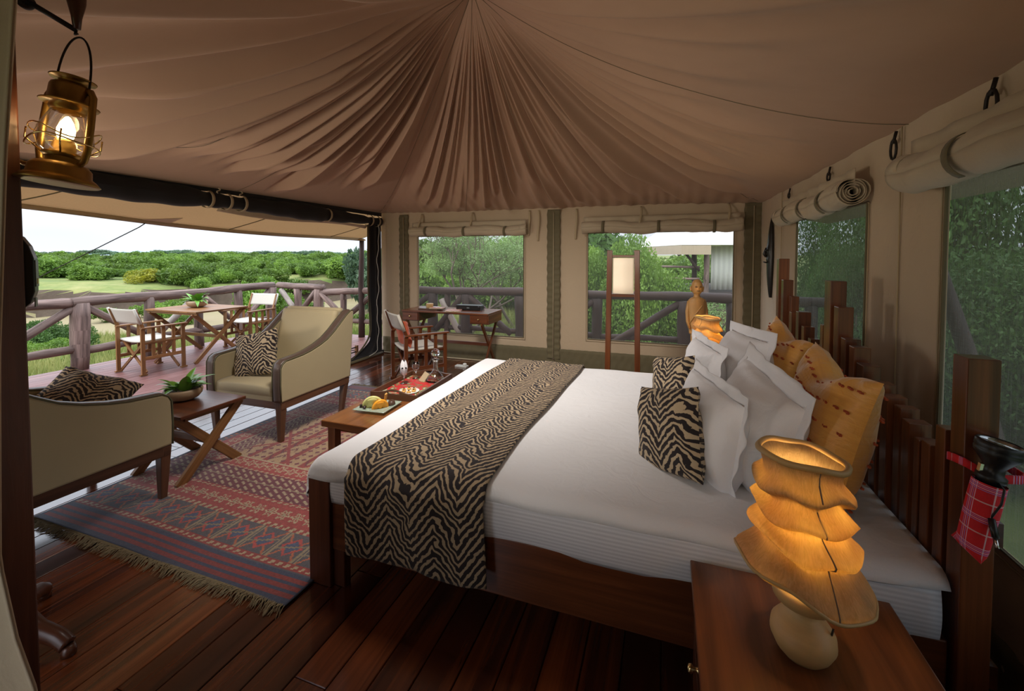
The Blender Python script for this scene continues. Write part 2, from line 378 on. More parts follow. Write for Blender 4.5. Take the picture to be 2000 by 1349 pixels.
def tag(o, label, cat, group=None, kind=None):
    o['label'] = label; o['category'] = cat
    if group: o['group'] = group
    if kind: o['kind'] = kind
    return o
def struct(o): o['kind'] = 'structure'; return o
def dup(root, loc=None, rz=None, label=None, group=None, scale=None):
    def cp(o, par):
        c = o.copy(); COL.objects.link(c)
        if par: c.parent = par
        for ch in [x for x in bpy.data.objects if x.parent == o and x is not c]: cp(ch, c)
        return c
    r = cp(root, None)
    if loc is not None: r.location = loc
    if rz is not None: r.rotation_euler = (0, 0, rz)
    if label: r['label'] = label
    if group: r['group'] = group
    if scale is not None: r.scale = scale if hasattr(scale, '__len__') else (scale,) * 3
    return r
CA, SA = cos(R(19.5)), sin(R(19.5))
def cw(side, depth): return (side * CA - depth * SA, side * SA + depth * CA)   # sideways / forward distance from where the photographer stands
def fold(x, c, w): return exp(-((x - c) / w) ** 2)
# ================================================================ THE TENT
XL, XR, YF, YB, ZE = -4.4, 1.1, -.8, 6.02, 2.26
AX, AY, AZ = -1.65, 3.6, 3.95
# floor and its planks
fl = struct(B().bx(XL, XR + .1, YF, YB + .08, -.16, -.035).build('floor', M['floor']))
def plank_mesh(w, L, h, mat, name):
    b = B(); b.bx(-w / 2, w / 2, -L / 2, L / 2, -h, 0)
    me = npmesh(name, b.v, b.f, b.uv); me.materials.append(mat)
    bm = bmesh.new(); bm.from_mesh(me)
    bmesh.ops.bevel(bm, geom=[e for e in bm.edges if all(v.co.z > -.001 for v in e.verts)], offset=.0025, segments=1, affect='EDGES')
    bm.to_mesh(me); bm.free(); return me
def lay(parent, x0, x1, y0, y1, w, Ls, mat, z, gap=.004, jit=.0015):
    x = x0; meshes = {}
    while x < x1 - .02:
        ww = min(w, x1 - x); y = y0 - random.random() * 1.2
        while y < y1:
            L = random.choice(Ls); a, b = max(y, y0), min(y + L, y1); y += L
            if b - a < .05: continue
            key = (round(ww, 3), round(b - a, 1) if (a > y0 and b < y1) else round(b - a, 3))
            if key not in meshes: meshes[key] = plank_mesh(ww - gap, b - a - .003, .03, mat, 'plank')
            o = bpy.data.objects.new('plank', meshes[key]); COL.objects.link(o); o.parent = parent
            o.location = (x + ww / 2, (a + b) / 2, z + random.uniform(-jit, 0))
        x += w
lay(fl, XL + .02, XR, YF, YB, .146, (1.5, 1.9, 2.3), M['floor'], 0)
dk = struct(B().bx(-7.95, XL - .02, -1.5, 7.2, -.20, -.04).bx(XL - .02, 2.2, YB + .1, 7.2, -.20, -.04).build('deck', M['logdark']))
lay(dk, -7.95, XL, -1.5, 7.2, .135, (3.2, 4.1, 4.9), M['deck'], -.004)
lay(dk, XL, 2.2, YB + .1, 7.2, .135, (1.2,), M['deck'], -.004)
# ceiling: gathered canvas hanging from the centre pole
NTH, NTT = 1500, 60
th = np.linspace(0, 2 * pi, NTH, endpoint=False); dx, dy = np.cos(th), np.sin(th)
with np.errstate(divide='ignore'):
    rx = np.where(dx > 0, (XR + .04 - AX) / dx, (XL - AX) / dx); ry = np.where(dy > 0, (YB + .04 - AY) / dy, (YF - AY) / dy)
rr = np.minimum(np.abs(rx), np.abs(ry)); TT = (np.linspace(0, 1, NTT + 1) ** .9)
T, TH = np.meshgrid(TT, th, indexing='ij'); RR = np.broadcast_to(rr, T.shape)
eave = ZE - .03 * np.clip((AX + RR * dx) / 1.1, 0, 1) + .02 * np.clip(-(AX + RR * dx) - 3.4, 0, 1)
Z = eave + (AZ - eave) * (1 - T) ** 1.42
disp = np.zeros_like(Z)
folds = []
def add_folds(a0, a1, n, wlo, whi, amp, t0, t1, bend=.04):
    for k in range(n):
        folds.append((R(a0 + (a1 - a0) * (k + random.uniform(.1, .9)) / n), random.uniform(wlo, whi), amp * 1.25 * random.uniform(.45, 1.25), t0 * random.uniform(.2, 1), t1 * random.uniform(.8, 1.1), random.uniform(-bend, bend)))
add_folds(48, 134, 27, .016, .034, .105, .02, .97)
add_folds(20, 60, 10, .018, .04, .10, .02, .93)
add_folds(150, 226, 19, .014, .030, .15, .05, .90, .06)
add_folds(134, 152, 2, .012, .02, .03, .1, .6)
add_folds(-38, 16, 7, .02, .05, .06, .02, .85)
add_folds(216, 318, 16, .03, .07, .10, .1, 1.05)
for c0, w, a, t0, t1, bd in folds:
    d = (TH - (c0 + bd * (T - .5)) + pi) % (2 * pi) - pi
    win = np.clip((T - t0) / .22, 0, 1) * np.clip((t1 - T) / .22, 0, 1); win = win * win * (3 - 2 * win)
    x = d / w; prof = np.exp(-(np.sqrt(x * x + .02)) ** 1.5) - .45 * np.exp(-((x - 1.7) ** 2))
    disp -= a * (.45 + .55 * np.sin(pi * np.clip(T, 0, 1)) ** .8) * win * prof * np.clip(T * 3, 0, 1)
back = np.clip((RR * T * dy + AY - 5.2) / .8, 0, 1)
disp += back * .012 * np.sin((AX + RR * dx * T) * 42 + 2 * np.sin((AX + RR * dx * T) * 5))
edge = np.clip((1 - T) / .05, 0, 1)
Z = Z + disp * edge
PX = AX + RR * T * dx; PY = AY + RR * T * dy
vs = np.stack([PX, PY, Z], -1).reshape(-1, 3)
i0 = np.arange(NTT)[:, None] * NTH + np.arange(NTH)[None]; i1 = np.arange(NTT)[:, None] * NTH + (np.arange(NTH) + 1)[None] % NTH
fc = np.stack([i0, i0 + NTH, i1 + NTH, i1], -1).reshape(-1, 4)
U = np.stack([(TH / (2 * pi)), T * 3], -1).reshape(-1, 2)[fc.ravel()]
me = npmesh('ceiling', vs, fc, U, True); me.materials.append(M['ceil'])
ceil = bpy.data.objects.new('ceiling', me); COL.objects.link(ceil); struct(ceil)
Zg = Z.copy()
def ceil_pt(ang, t, off=-.006):
    k = int(((ang % 360) / 360) * NTH) % NTH; j = min(int((t ** (1 / .9)) * NTT), NTT); return (PX[j, k], PY[j, k], Zg[j, k] + off)
for a in (184, 139.5, 117, 84, 41, -19, 212, -60):
    B().tube([ceil_pt(a, .02 + .965 * i / 46, -.004) for i in range(47)], .0018, 4).build('seam', M['olive'], ceil, True)

# canvas walls: a ripple grid with real openings
def wall(name, horiz, fixed, a0, a1, z0, z1, holes, mat, amp=.012):
    us = sorted(set(list(np.round(np.arange(a0, a1, .06), 4)) + [a1] + [h[i] for h in holes for i in (0, 1)]))
    zs = sorted(set(list(np.round(np.arange(z0, z1, .08), 4)) + [z1] + [h[i] for h in holes for i in (2, 3)]))
    P = []; Q = []
    for z in zs:
        for u in us:
            d = amp * (sin(u * 9 + z * .7) * .5 + sin(u * 23 + 1.3 * sin(z * 2)) * .25 + sin(z * 6 + u * 3) * .15)
            for h in holes:
                if h[0] - .12 < u < h[1] + .12 and h[2] - .12 < z < h[3] + .12: d *= .2
            P.append((u, fixed + d, z) if horiz else (fixed + d, u, z)); Q.append((u, z))
    nu = len(us); F = []; UV = []
    for j in range(len(zs) - 1):
        for i in range(nu - 1):
            cu, cz = (us[i] + us[i + 1]) / 2, (zs[j] + zs[j + 1]) / 2
            if any(h[0] < cu < h[1] and h[2] < cz < h[3] for h in holes): continue
            f = (j * nu + i, j * nu + i + 1, (j + 1) * nu + i + 1, (j + 1) * nu + i)
            F.append(f); UV += [Q[q] for q in f]
    me = npmesh(name, P, F, UV, True); me.materials.append(mat)
    o = bpy.data.objects.new(name, me); COL.objects.link(o)
    m = o.modifiers.new('s', 'SOLIDIFY'); m.thickness = .006
    return struct(o)
W1 = (-3.70, -1.95, .40, 1.89); W2 = (-1.015, .785, .44, 1.90)
wb = wall('wall_back', True, YB, XL, XR, 0, 2.33, [W1, W2], M['tentwall'])
W3 = (3.05, 4.48, .60, 1.90); W4 = (.70, 2.30, .60, 1.90)
wr = wall('wall_right', False, XR, YF, YB, 0, 2.31, [W3, W4], M['tentwall'])
wf = wall('wall_front', True, YF, XL, XR, 0, ZE + .02, [(-2.7, -1.5, 0, 2.05)], M['tentwall'])
wl = wall('wall_left', False, XL, YF, .75, 0, ZE + .02, [], M['tentwall'])
# olive skirt bands, seams and zips on the walls
def ripband(a, b, z0, z1, side, off):
    b_ = B()
    def fn(u, v):
        s = a + (b - a) * u; z = z0 + (z1 - z0) * v; d = off + .006 * sin(s * 60 + 3 * sin(z * 20)) + .004 * sin(z * 50 + s * 4)
        return (s, YB - d, z, s, z) if side == 'b' else (XR - d, s, z, s, z)
    b_.grid(fn, int(abs(b - a) * 40), 6); return b_
ripband(XL + .02, XR - .02, .005, .27, 'b', .016).build('skirt', M['olive'], wb, True, solid=.004)
ripband(YF, YB - .02, .005, .30, 'r', .016).build('skirt', M['olive'], wr, True, solid=.004)
B().tube([(XL, YB - .03, .012), (XR, YB - .03, .012)], .012, 6).build('hem_rope', M['strap'], wb, True)
for x, w in ((-3.96, .085), (-1.50, .095), (1.0, .10)):
    b_ = B()
    b_.grid(lambda u, v: (x - w + 2 * w * u + .004 * sin(v * 90), YB - .022 - .006 * sin(v * 150 + (3 if u > .5 else 0)) * (1 if abs(u - .5) > .1 else 0), .12 + v * 2.12, u * w, v * 2.1), 8, 120)
    z_ = b_.build('zip_band', M['olive'], wb, True, solid=.004)
    B().tube([(x, YB - .036, .12), (x + .002, YB - .036, 2.2)], .006, 6).build('zip', M['strap'], z_, True)
    B().bar((x, YB - .045, .15), (x + .03, YB - .045, .10), .012, .006).build('zip_pull', M['chrome'], z_)
for y in (2.66, 5.0):
    B().tube([(XR - .018, y, .28), (XR - .018, y + .01, 2.23)], .004, 5).build('seam', M['strap'], wr, True)
# windows
def window(idx, side, h, mat):
    a0, a1, z0, z1 = h; b = B()
    q = (lambda s, z, d: (s, YB - d, z)) if side == 'b' else (lambda s, z, d: (XR - d, s, z))
    b.tube([q(a0, z0, .012), q(a1, z0, .012), q(a1, z1, .012), q(a0, z1, .012)], .008, 6, closed=True)
    f = struct(b.build('window_%d' % idx, M['olive'])); p = B()
    p.grid(lambda u, v: (*q(a0 + (a1 - a0) * u, z0 + (z1 - z0) * v, .0 + .004 * sin(u * 7) * sin(v * 5)), (a1 - a0) * u, (z1 - z0) * v), 12, 10)
    p.build('mesh_pane', mat, f, True)
    t = B(); t.tube([q(a0 - .025, z0 - .03, .014), q(a1 + .025, z0 - .03, .014), q(a1 + .025, z1, .014), q(a0 - .025, z1, .014)], .004, 5, closed=True)
    t.build('piping', M['strap'], f, True); return f
window(1, 'b', W1, M['screen_clear']); window(2, 'b', W2, M['screen_clear']); window(3, 'r', W3, M['screen_dark']); window(4, 'r', W4, M['screen_dark'])
# rolled blinds with their straps
def blind(side, a0, a1, z, r, label, straps, sag=.01, seed=1):
    rs = random.Random(seed); mid = (a0 + a1) / 2
    loc = (mid, YB - r - .03, z) if side == 'b' else (XR - r - .03, mid, z)
    t = thing('rolled_blind', label, 'blind', loc, 0, 'rolled canvas window blinds')
    q = (lambda s, d, zz: (s, -d, zz)) if side == 'b' else (lambda s, d, zz: (-d, s, zz))
    L = a1 - a0; b = B()
    def fn(u, v):
        a = v * 2 * pi; s = (u - .5) * L
        pin = sum(exp(-((s - (p - mid)) / .06) ** 2) for p in straps)
        rr_ = r * (1 - .16 * pin) * (1 + .06 * sin(s * 13 + 2 * a) + .04 * sin(s * 31 + 3 * a))
        return (*q(s, rr_ * cos(a), rr_ * sin(a) - sag * (1 - (2 * u - 1) ** 2) + .012 * sin(s * 7)), s, a * r)
    b.grid(fn, 70, 20); b.build('roll', M['roll'], t, True, solid=.004)
    for e in (-1, 1):                                     # spiral of rolled cloth in each open end
        c = B(); sp_ = [(rr_ * cos(a), rr_ * sin(a)) for k in range(90) for a, rr_ in [(k * .30, r * (.97 - .0088 * k))]]
        c.grid(lambda u, v: (*q(e * (L / 2 - .10 * v + .004 * sin(u * 60)), sp_[int(u * 89)][0] * (1 + .07 * sin(u * 40)), sp_[int(u * 89)][1] + .012 * sin(e * L / 2 * 7)), u, v), 89, 2)
        c.build('spiral', M['roll'], t, True, solid=.003)
    # the heading cloth that the blind hangs from
    h = B(); h.grid(lambda u, v: (*q((u - .5) * (L - .04), -r * .2 + .01 * sin(u * 40) - r * .9 * (v) * 0, r * .5 + v * (.10)), u * L, v * .1), 40, 3)
    h.build('heading', M['roll'], t, True, solid=.004)
    for p in straps:
        s_ = B(); s_.grid(lambda u, v: (*q(p - mid + (u - .5) * .035 + .01 * v, (r * 1.04) * cos(v * 4.6 - 1.2), (r * 1.04) * sin(v * 4.6 - 1.2) + .012 * sin((p - mid) * 7) - sag), u, v), 2, 18)
        s_.build('strap', M['olive'], t, True, solid=.003)
    return t
blind('b', -3.78, -1.87, 1.965, .072, 'rolled canvas blind above the left back window, behind the desk', (-3.5, -2.85, -2.2), seed=1)
blind('b', -1.08, .87, 1.975, .078, 'rolled canvas blind above the right back window, behind the floor lamp', (-.8, -.1, .55), seed=2)
blind('r', 2.98, 4.62, 1.955, .078, 'short rolled canvas blind with open spiral end, above the far side window', (3.35, 3.8, 4.25), seed=3)
blind('r', .6, 2.40, 1.955, .078, 'nearest rolled canvas blind with dark tie, above the side window by the near bedside table', (1.4, 1.95), seed=4)
# hanging straps on the back wall
for x, z1 in ((-3.62, 1.98), (-2.75, 1.93), (-1.86, 1.88), (-1.72, 1.80), (-1.18, 1.82), (-.32, 2.0), (.72, 2.0)):
    b_ = B(); b_.grid(lambda u, v: (x - .014 + .028 * u + .01 * sin(v * 5), YB - .03 - .02 * sin(v * pi) - .14 * (1 if (-3.7 < x < -1.9 or -1 < x < .9) else 0) * v * .9, 2.24 - (2.24 - z1) * v, u, v), 2, 14)
    b_.build('strap', M['strap'], wb, True, solid=.004)
# wooden toggles / rope loops along the right eave
for y, L, lb_ in ((2.02, .11, 'dark rope loop hanging from the side eave above the nearest blind'), (2.72, .10, 'dark rope loop on the side eave, between the two side windows'), (3.65, .06, 'small dark hook on the side eave above the far side blind'), (4.7, .05, 'tiny dark hook on the side eave near the corner, above the mask')):
    b_ = B(); b_.tube([(XR - .03, y + .03 * sin(k / 12 * 2 * pi), 2.18 - L * .5 + L * .5 * cos(k / 12 * 2 * pi)) for k in range(12)], .006, 6, closed=True)
    b_.tube([(XR - .02, y, 2.22), (XR - .03, y + .005, 2.16)], .007, 6)
    tag(b_.build('rope_loop', M['iron'], None, True), lb_, 'rope loop', 'rope loops along the side eave')

# dark rolled wall above the open side
rt = thing('rolled_wall_curtain', 'long black rolled canvas tied up along the top of the open side', 'curtain', (-4.4, 3.3, 2.17))
ties = (3.13, 3.33, 3.50, 4.78, 5.68, 5.85)
def rollfn(u, v):
    y = .3 + 5.68 * u; a = v * 2 * pi
    zc = 2.195 - .055 * u; r = .085 + .012 * sin(y * 3.1) - .012 * max(0, y - 4.5)
    r *= 1 - .22 * sum(exp(-((y - t) / .07) ** 2) for t in ties); r *= 1 + .05 * sin(y * 17 + 2 * a)
    return (.01 + r * .85 * cos(a), y - 3.3, zc - 2.17 + r * sin(a) * 1.1, y, a * .1)
B().grid(rollfn, 150, 20).build('roll', M['blackcloth'], rt, True)
for y in ties:
    u = (y - .3) / 5.68; zc = .025 - .055 * u; b_ = B()
    b_.grid(lambda p, v: (.01 + .078 * cos(v * 4.4 - 2.4), y - 3.3 + (p - .5) * .03 + .03 * sin(v * 3) , zc + .088 * sin(v * 4.4 - 2.4), p, v), 2, 16)
    b_.build('tie', M['strap'], rt, True, solid=.004)
for y in (3.2, 3.45):
    B().tube([(.10, y - 3.3 + .02 * sin(k), .11 - .05 * k / 6) for k in range(7)], .006, 5).build('loop', M['strap'], rt, True)
B().grid(lambda u, v: (.03, .3 + 5.68 * u - 3.3, .09 - .035 * u + .10 * v, u, v), 60, 1).build('heading', M['blackcloth'], rt, True, solid=.01)
# lining cloth that shows under the roll
B().grid(lambda u, v: (-.02 - .05 * v, 3.3 + 2.4 * u - 3.3, -.055 - .055 * u - (.05 + .025 * sin(u * 6)) * v, u * 2, v), 50, 4).build('lining', M['tentwall'], rt, True, solid=.004)
# dark corner curtain with trailing sill
ct = thing('corner_curtain', 'dark olive lined curtain gathered in the corner beside the opening, trailing over the sill', 'curtain', (-4.38, 5.9, 0))
def ccf(u, v):
    # v 0 top - 1 bottom ; u across
    z = 2.1 * (1 - v); y0 = -.28 + .10 * v * 0; sweep = -.75 * max(0, (v - .86) / .14) ** 1.7
    y = .06 - u * .32 + (sweep * (u ** 1.5)); z = z + (.03 + .16 * (u ** 3)) * 0
    return (.02 * sin(u * 14) + .01, y, max(z, .012 + .02 * (1 - u)), u, v * 2)
B().grid(ccf, 24, 70).build('cloth', M['blackcloth'], ct, True, solid=.006)
B().grid(lambda u, v: (.02 + .01 * sin(v * 9), -.24 - .05 * u - .50 * max(0, (v - .80) / .2) ** 2.0 - .02 * sin(v * 7), max(2.05 * (1 - v) + .02, .03), u, v), 6, 60).build('lining', M['olive'], ct, True, solid=.006)
B().bx(-.02, .04, -.80, .08, .0, .055).build('sill_flap', M['blackcloth'], ct, bevel=.01)
B().tube([(.045, .02, .02), (.05, -.85, .02)], .022, 8).build('sill_piping', M['olive'], ct, True)
cp = [(.03, -.10 + .02 * sin(k * .55) + .015 * sin(k * 1.3) - .05 * (k / 30), 2.08 - k * .066) for k in range(31)] + [(.04, -.22, .07), (.05, -.38, .05)]
tag(B().tube([V(p) + V((-4.33, 5.9, 0)) for p in cp], .005, 6).build('cord', M['cord'], None, True), 'thin white cord dangling down the dark corner curtain', 'cord')

# awning over the deck with its pole and guy rope
aw = thing('awning', 'tan canvas awning stretched over the deck outside the opening', 'awning', (-5.0, 4.0, 2.1))
def awf(u, v):
    y = -1.2 + 8.25 * u; x = -4.42 - 1.18 * v; ze = 1.895 + .30 * ((7.05 - y) / 8.25) ** 1.1 + .03 * sin(y * 1.1)
    return (x + 5.0, y - 4.0, 2.36 + (ze - 2.36) * (v ** .9) - 2.1 - .02 * sin(v * pi), y, x)
B().grid(awf, 60, 14).build('canopy', M['tan'], aw, True, solid=.005)
B().grid(lambda u, v: (-5.60 + .02 * v * sin(u * 30) + 5.0, -1.2 + 8.25 * u - 4.0, awf(u, 1)[2] - .05 * v, u * 8, v), 60, 1).build('valance', M['tentwall'], aw, True, solid=.004)
for y, a in ((3.45, .30), (.6, .30)):
    u = (y + 1.2) / 8.25; b_ = B(); p1 = awf(u - .025, .99); p2 = awf(u + .012, .99); p3 = awf(u + .012, .80)
    b_.add([V(p[:3]) + V((0, 0, -.012)) for p in (p1, p2, p3)], [(0, 1, 2)]); b_.build('patch', M['tentwall'], aw, solid=.004)
for y in (2.2, 4.3, 6.2):
    u = (y + 1.2) / 8.25; B().tube([V(awf(u + .035 * (1 - k / 8), k / 8)[:3]) + V((0, 0, -.008)) for k in range(9)], .006, 5).build('seam', M['olive'], aw, True)
tag(B().tube([(-5.58, 3.28, 1.96), (-5.7, 3.29, 1.92), (-8.6, 3.15, .96), (-13.4, 2.9, -.7)], .006, 5).build('guy_rope', M['iron'], None, True), 'thin dark guy rope running from the awning edge down to the grass', 'rope')
pl = thing('awning_pole', 'dark slender log pole holding the far corner of the awning', 'pole', (-5.6, 7.0, 0))
B().tube([(.0, 0, 0), (.01, 0, .5), (-.01, .01, 1.0), (.02, .0, 1.5), (.03, 0, 1.92)], [.062, .056, .052, .048, .044], 10).build('shaft', M['logdark'], pl, True)
B().lathe([(.075, -.01), (.07, .012), (.05, .02)], 10, (.03, 0, 1.89)).build('leather_cap', M['tan'], pl, True)

# ================================================================ RAILINGS OF LOGS
def log(a, b, r, r2=None, seed=0, n=12, seg=12):
    rs = random.Random(seed); a = V(a); b = V(b); L = (b - a).length; n = max(3, int(L / .18)); d = (b - a).normalized(); s1 = d.orthogonal().normalized(); s2 = d.cross(s1)
    pts = []; rad = []; r2 = r2 or r; ph = rs.random() * 6
    for i in range(n + 1):
        t = i / n; k = .012 * sin(t * L * 2.1 + ph) + rs.uniform(-.004, .004); pts.append(a + (b - a) * t + s1 * k + s2 * .008 * sin(t * L * 3 + ph * 2)); rad.append((r + (r2 - r) * t) * rs.uniform(.93, 1.07))
    m = MB(); m.tube(pts, rad, seg); 
    # flat facets and knots
    for i in range(len(m.v)): m.v[i] = tuple(c + rs.uniform(-.003, .003) for c in m.v[i])
    return m
def part_log(parent, name, a, b, r, mat, seed, r2=None): return log(a, b, r, r2, seed).build(name, M[mat], parent, True)
r1 = thing('log_railing', 'weathered purplish log railing along the outer edge of the deck', 'railing', (-7.75, 3.5, 0))
def q1(y, z, x=0): return (x, y - 3.5, z)
tops = [(-1.2, .99), (1.4, .985), (3.66, .935), (6.85, .965)]
for k, (a, b) in enumerate(zip(tops, tops[1:])): part_log(r1, 'top_rail', q1(a[0] - .05, a[1]), q1(b[0] + .05, b[1]), .072, 'log', k + 1)
posts = [(-.9, .10), (1.3, .085), (3.70, .105), (4.57, .075), (5.36, .075), (6.12, .075), (6.85, .095)]
for k, (y, r) in enumerate(posts): part_log(r1, 'post', q1(y, -.02), q1(y, .93), r, 'log', 20 + k)
for k, (a, b) in enumerate(zip(posts, posts[1:])): part_log(r1, 'bottom_rail', q1(a[0], .26 + .02 * (k % 2)), q1(b[0], .28), .055, 'log', 40 + k)
for k, (a, b, za, zb, mt) in enumerate(((3.63, 2.55, .87, .14, 'log'), (3.78, 4.50, .86, .36, 'log'), (5.30, 4.64, .86, .30, 'logpale'), (5.44, 6.05, .86, .34, 'log'), (6.78, 6.2, .86, .34, 'log'), (1.4, 2.4, .88, .2, 'log'))):
    part_log(r1, 'brace', q1(a, za, .01), q1(b, zb, .01), .052, mt, 60 + k)
part_log(r1, 'brace', q1(1.95, .98, -.15), q1(3.45, -.25, -.15), .055, 'logpale', 71)
r2 = thing('log_railing', 'log railing coloured backlit-dark behind the tent, seen through the back windows', 'railing', (-2.0, 7.05, 0))
def q2(x, z, y=0): return (x + 2.0, y, z)
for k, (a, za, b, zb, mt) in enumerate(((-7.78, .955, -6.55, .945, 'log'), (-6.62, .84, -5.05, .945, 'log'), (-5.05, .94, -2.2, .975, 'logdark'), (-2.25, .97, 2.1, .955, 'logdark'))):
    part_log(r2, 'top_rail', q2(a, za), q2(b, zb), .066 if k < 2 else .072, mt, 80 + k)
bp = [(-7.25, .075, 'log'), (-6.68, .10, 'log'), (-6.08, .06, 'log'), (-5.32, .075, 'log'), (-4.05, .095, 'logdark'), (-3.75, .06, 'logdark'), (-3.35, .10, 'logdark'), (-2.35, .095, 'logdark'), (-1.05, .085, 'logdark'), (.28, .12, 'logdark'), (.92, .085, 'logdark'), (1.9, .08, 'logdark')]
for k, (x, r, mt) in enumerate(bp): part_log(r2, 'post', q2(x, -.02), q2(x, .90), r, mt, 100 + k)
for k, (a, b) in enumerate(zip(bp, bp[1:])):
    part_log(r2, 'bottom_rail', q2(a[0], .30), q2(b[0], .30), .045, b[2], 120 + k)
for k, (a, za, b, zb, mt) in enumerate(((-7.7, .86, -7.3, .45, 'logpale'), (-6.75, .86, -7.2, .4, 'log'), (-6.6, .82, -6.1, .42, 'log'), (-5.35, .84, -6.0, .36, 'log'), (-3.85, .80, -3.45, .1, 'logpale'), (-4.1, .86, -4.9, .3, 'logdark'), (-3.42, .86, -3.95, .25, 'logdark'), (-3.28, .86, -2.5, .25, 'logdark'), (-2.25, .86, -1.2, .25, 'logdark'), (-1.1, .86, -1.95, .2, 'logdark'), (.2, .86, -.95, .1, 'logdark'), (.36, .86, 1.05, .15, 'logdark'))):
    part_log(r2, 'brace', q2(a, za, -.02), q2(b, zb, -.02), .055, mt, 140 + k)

# ================================================================ THE LAND OUTSIDE
def smooth(a, b, x): t = min(1, max(0, (x - a) / (b - a))); return t * t * (3 - 2 * t)
def ground(x, y):
    s = x * CA + y * SA; d = -x * SA + y * CA; Rr = hypot(x, y)
    az = s / max(d, .01) if d > 0 else (-9 if s < 0 else 9)
    left = 1 - smooth(-.30, -.16, az); wob = 1.6 * sin(az * 9) + .8 * sin(az * 23 + 1)
    z = -.95 - .25 * sin(x * .21) * sin(y * .17 + 1) * smooth(9, 18, Rr)
    riv = -2.9 * left
    low = smooth(13, 27 + wob, Rr) * (1 - smooth(45 + wob, 46.2 + wob + .5 * sin(az * 60), Rr))
    z = z * (1 - low * left) + low * riv
    far = smooth(46 + wob, 50 + wob, Rr); z += far * .30 * left
    z += .9 * smooth(150, 900, Rr)
    return z
P = []; F = []
RS = list(np.arange(4.5, 40, .9)) + list(np.arange(40, 52, .3)) + list(52 * 1.12 ** np.arange(0, 40)); NA = 300
for j, r in enumerate(RS):
    for i in range(NA):
        a = 2 * pi * i / NA; x, y = r * cos(a), r * sin(a); z = ground(x, y) + (.06 * sin(x * 1.7) * cos(y * 1.3) if r < 60 else 0); P.append((x, y, z))
for j in range(len(RS) - 1):
    for i in range(NA): F.append((j * NA + i, j * NA + (i + 1) % NA, (j + 1) * NA + (i + 1) % NA, (j + 1) * NA + i))
me = npmesh('savanna_ground', P, np.array(F), None, True); me.materials.append(M['ground'])
gr = bpy.data.objects.new('savanna_ground', me); COL.objects.link(gr); struct(gr)
# distant hill
def hillfn(u, v):
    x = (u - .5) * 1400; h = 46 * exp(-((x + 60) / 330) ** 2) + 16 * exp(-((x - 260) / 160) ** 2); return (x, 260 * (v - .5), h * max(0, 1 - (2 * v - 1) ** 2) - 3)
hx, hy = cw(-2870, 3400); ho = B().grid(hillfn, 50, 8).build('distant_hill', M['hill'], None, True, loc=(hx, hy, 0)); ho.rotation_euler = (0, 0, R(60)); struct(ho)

def leafcloud(n, blobs, size, seed, flat=1.):
    g = np.random.default_rng(seed); w = np.array([b[3] ** 2 for b in blobs]); w = w / w.sum(); idx = g.choice(len(blobs), n, p=w)
    c = np.array([b[:3] for b in blobs])[idx]; r = np.array([b[3] for b in blobs])[idx]
    d = g.normal(size=(n, 3)); d /= np.linalg.norm(d, axis=1)[:, None]; rad = r * g.uniform(.35, 1.05, n) ** .6
    p = c + d * rad[:, None] * np.array([1, 1, flat]); a = g.normal(size=(n, 3)); a /= np.linalg.norm(a, axis=1)[:, None]
    b = np.cross(a, g.normal(size=(n, 3))); b /= np.linalg.norm(b, axis=1)[:, None]; s = size * g.uniform(.6, 1.3, n)[:, None]
    v = np.stack([p - a * s, p + b * s * .45, p + a * s, p - b * s * .45], 1).reshape(-1, 3); return v, np.arange(4 * n).reshape(-1, 4)
def cloudmesh(name, n, blobs, size, seed, mat, flat=1.):
    v, f = leafcloud(n, blobs, size, seed, flat); me = npmesh(name, v, f, None, False); me.materials.append(M[mat]); return me
def bushblobs(seed, w=1., h=1., n=9):
    rs = random.Random(seed); out = [(0, 0, .48 * h, .48 * w)]
    for k in range(n):
        a = rs.random() * 6.28; q = rs.uniform(.3, .75) * w; out.append((q * cos(a), q * sin(a), rs.uniform(.25, .72) * h, rs.uniform(.22, .42) * w))
    return out
def stems(seed, h=.5, n=4):
    rs = random.Random(seed); b = B()
    for k in range(n):
        a = rs.random() * 6.28; b.tube([(0.03 * cos(a), .03 * sin(a), -.12), (.12 * cos(a), .12 * sin(a), h * .5), (.35 * cos(a + .3), .35 * sin(a + .3), h)], [.03, .022, .01], 5)
    return b
def make_bush(label, seed, mat='leaf', n=5200, size=.055, w=1., h=1., group=None, cat='bush', name='bush'):
    t = thing(name, label, cat, (0, 0, 0), 0, group)
    o = bpy.data.objects.new('foliage', cloudmesh('foliage', n, bushblobs(seed, w, h), size, seed, mat)); COL.objects.link(o); o.parent = t
    stems(seed).build('stem', M['bark'], t, True); return t
SL = 'green round-crowned bush in the scrub beyond the dry riverbed'; SG = 'scrub bushes beyond the riverbed'
protos = [make_bush(SL, 10 + k, 'leaf', 4200, .06, group=SG) for k in range(4)]
used = set(); g2 = random.Random(5); spots = []
for k in range(190):
    d = 38 + (k / 190) ** 1.4 * 110 + g2.uniform(-1.5, 1.5); px = g2.uniform(10, 765); d = max(d, 48. / hypot(1, (px - 1000) / 850)); spots.append((px, d))
for k, (px, d) in enumerate(spots):
    x, y = cw((px - 1000) / 850 * d, d); j = k % 4; s = g2.uniform(1.3, 2.5) * (1 + (d - 42) / 130)
    loc = (x, y, ground(x, y) - .1); sc = (s * g2.uniform(1., 1.35), s * 1.1, s * g2.uniform(.75, 1.0)); rz = g2.random() * 6
    if j not in used: used.add(j); o = protos[j]; o.location = loc; o.scale = sc; o.rotation_euler.z = rz
    else: dup(protos[j], loc, rz, scale=sc)
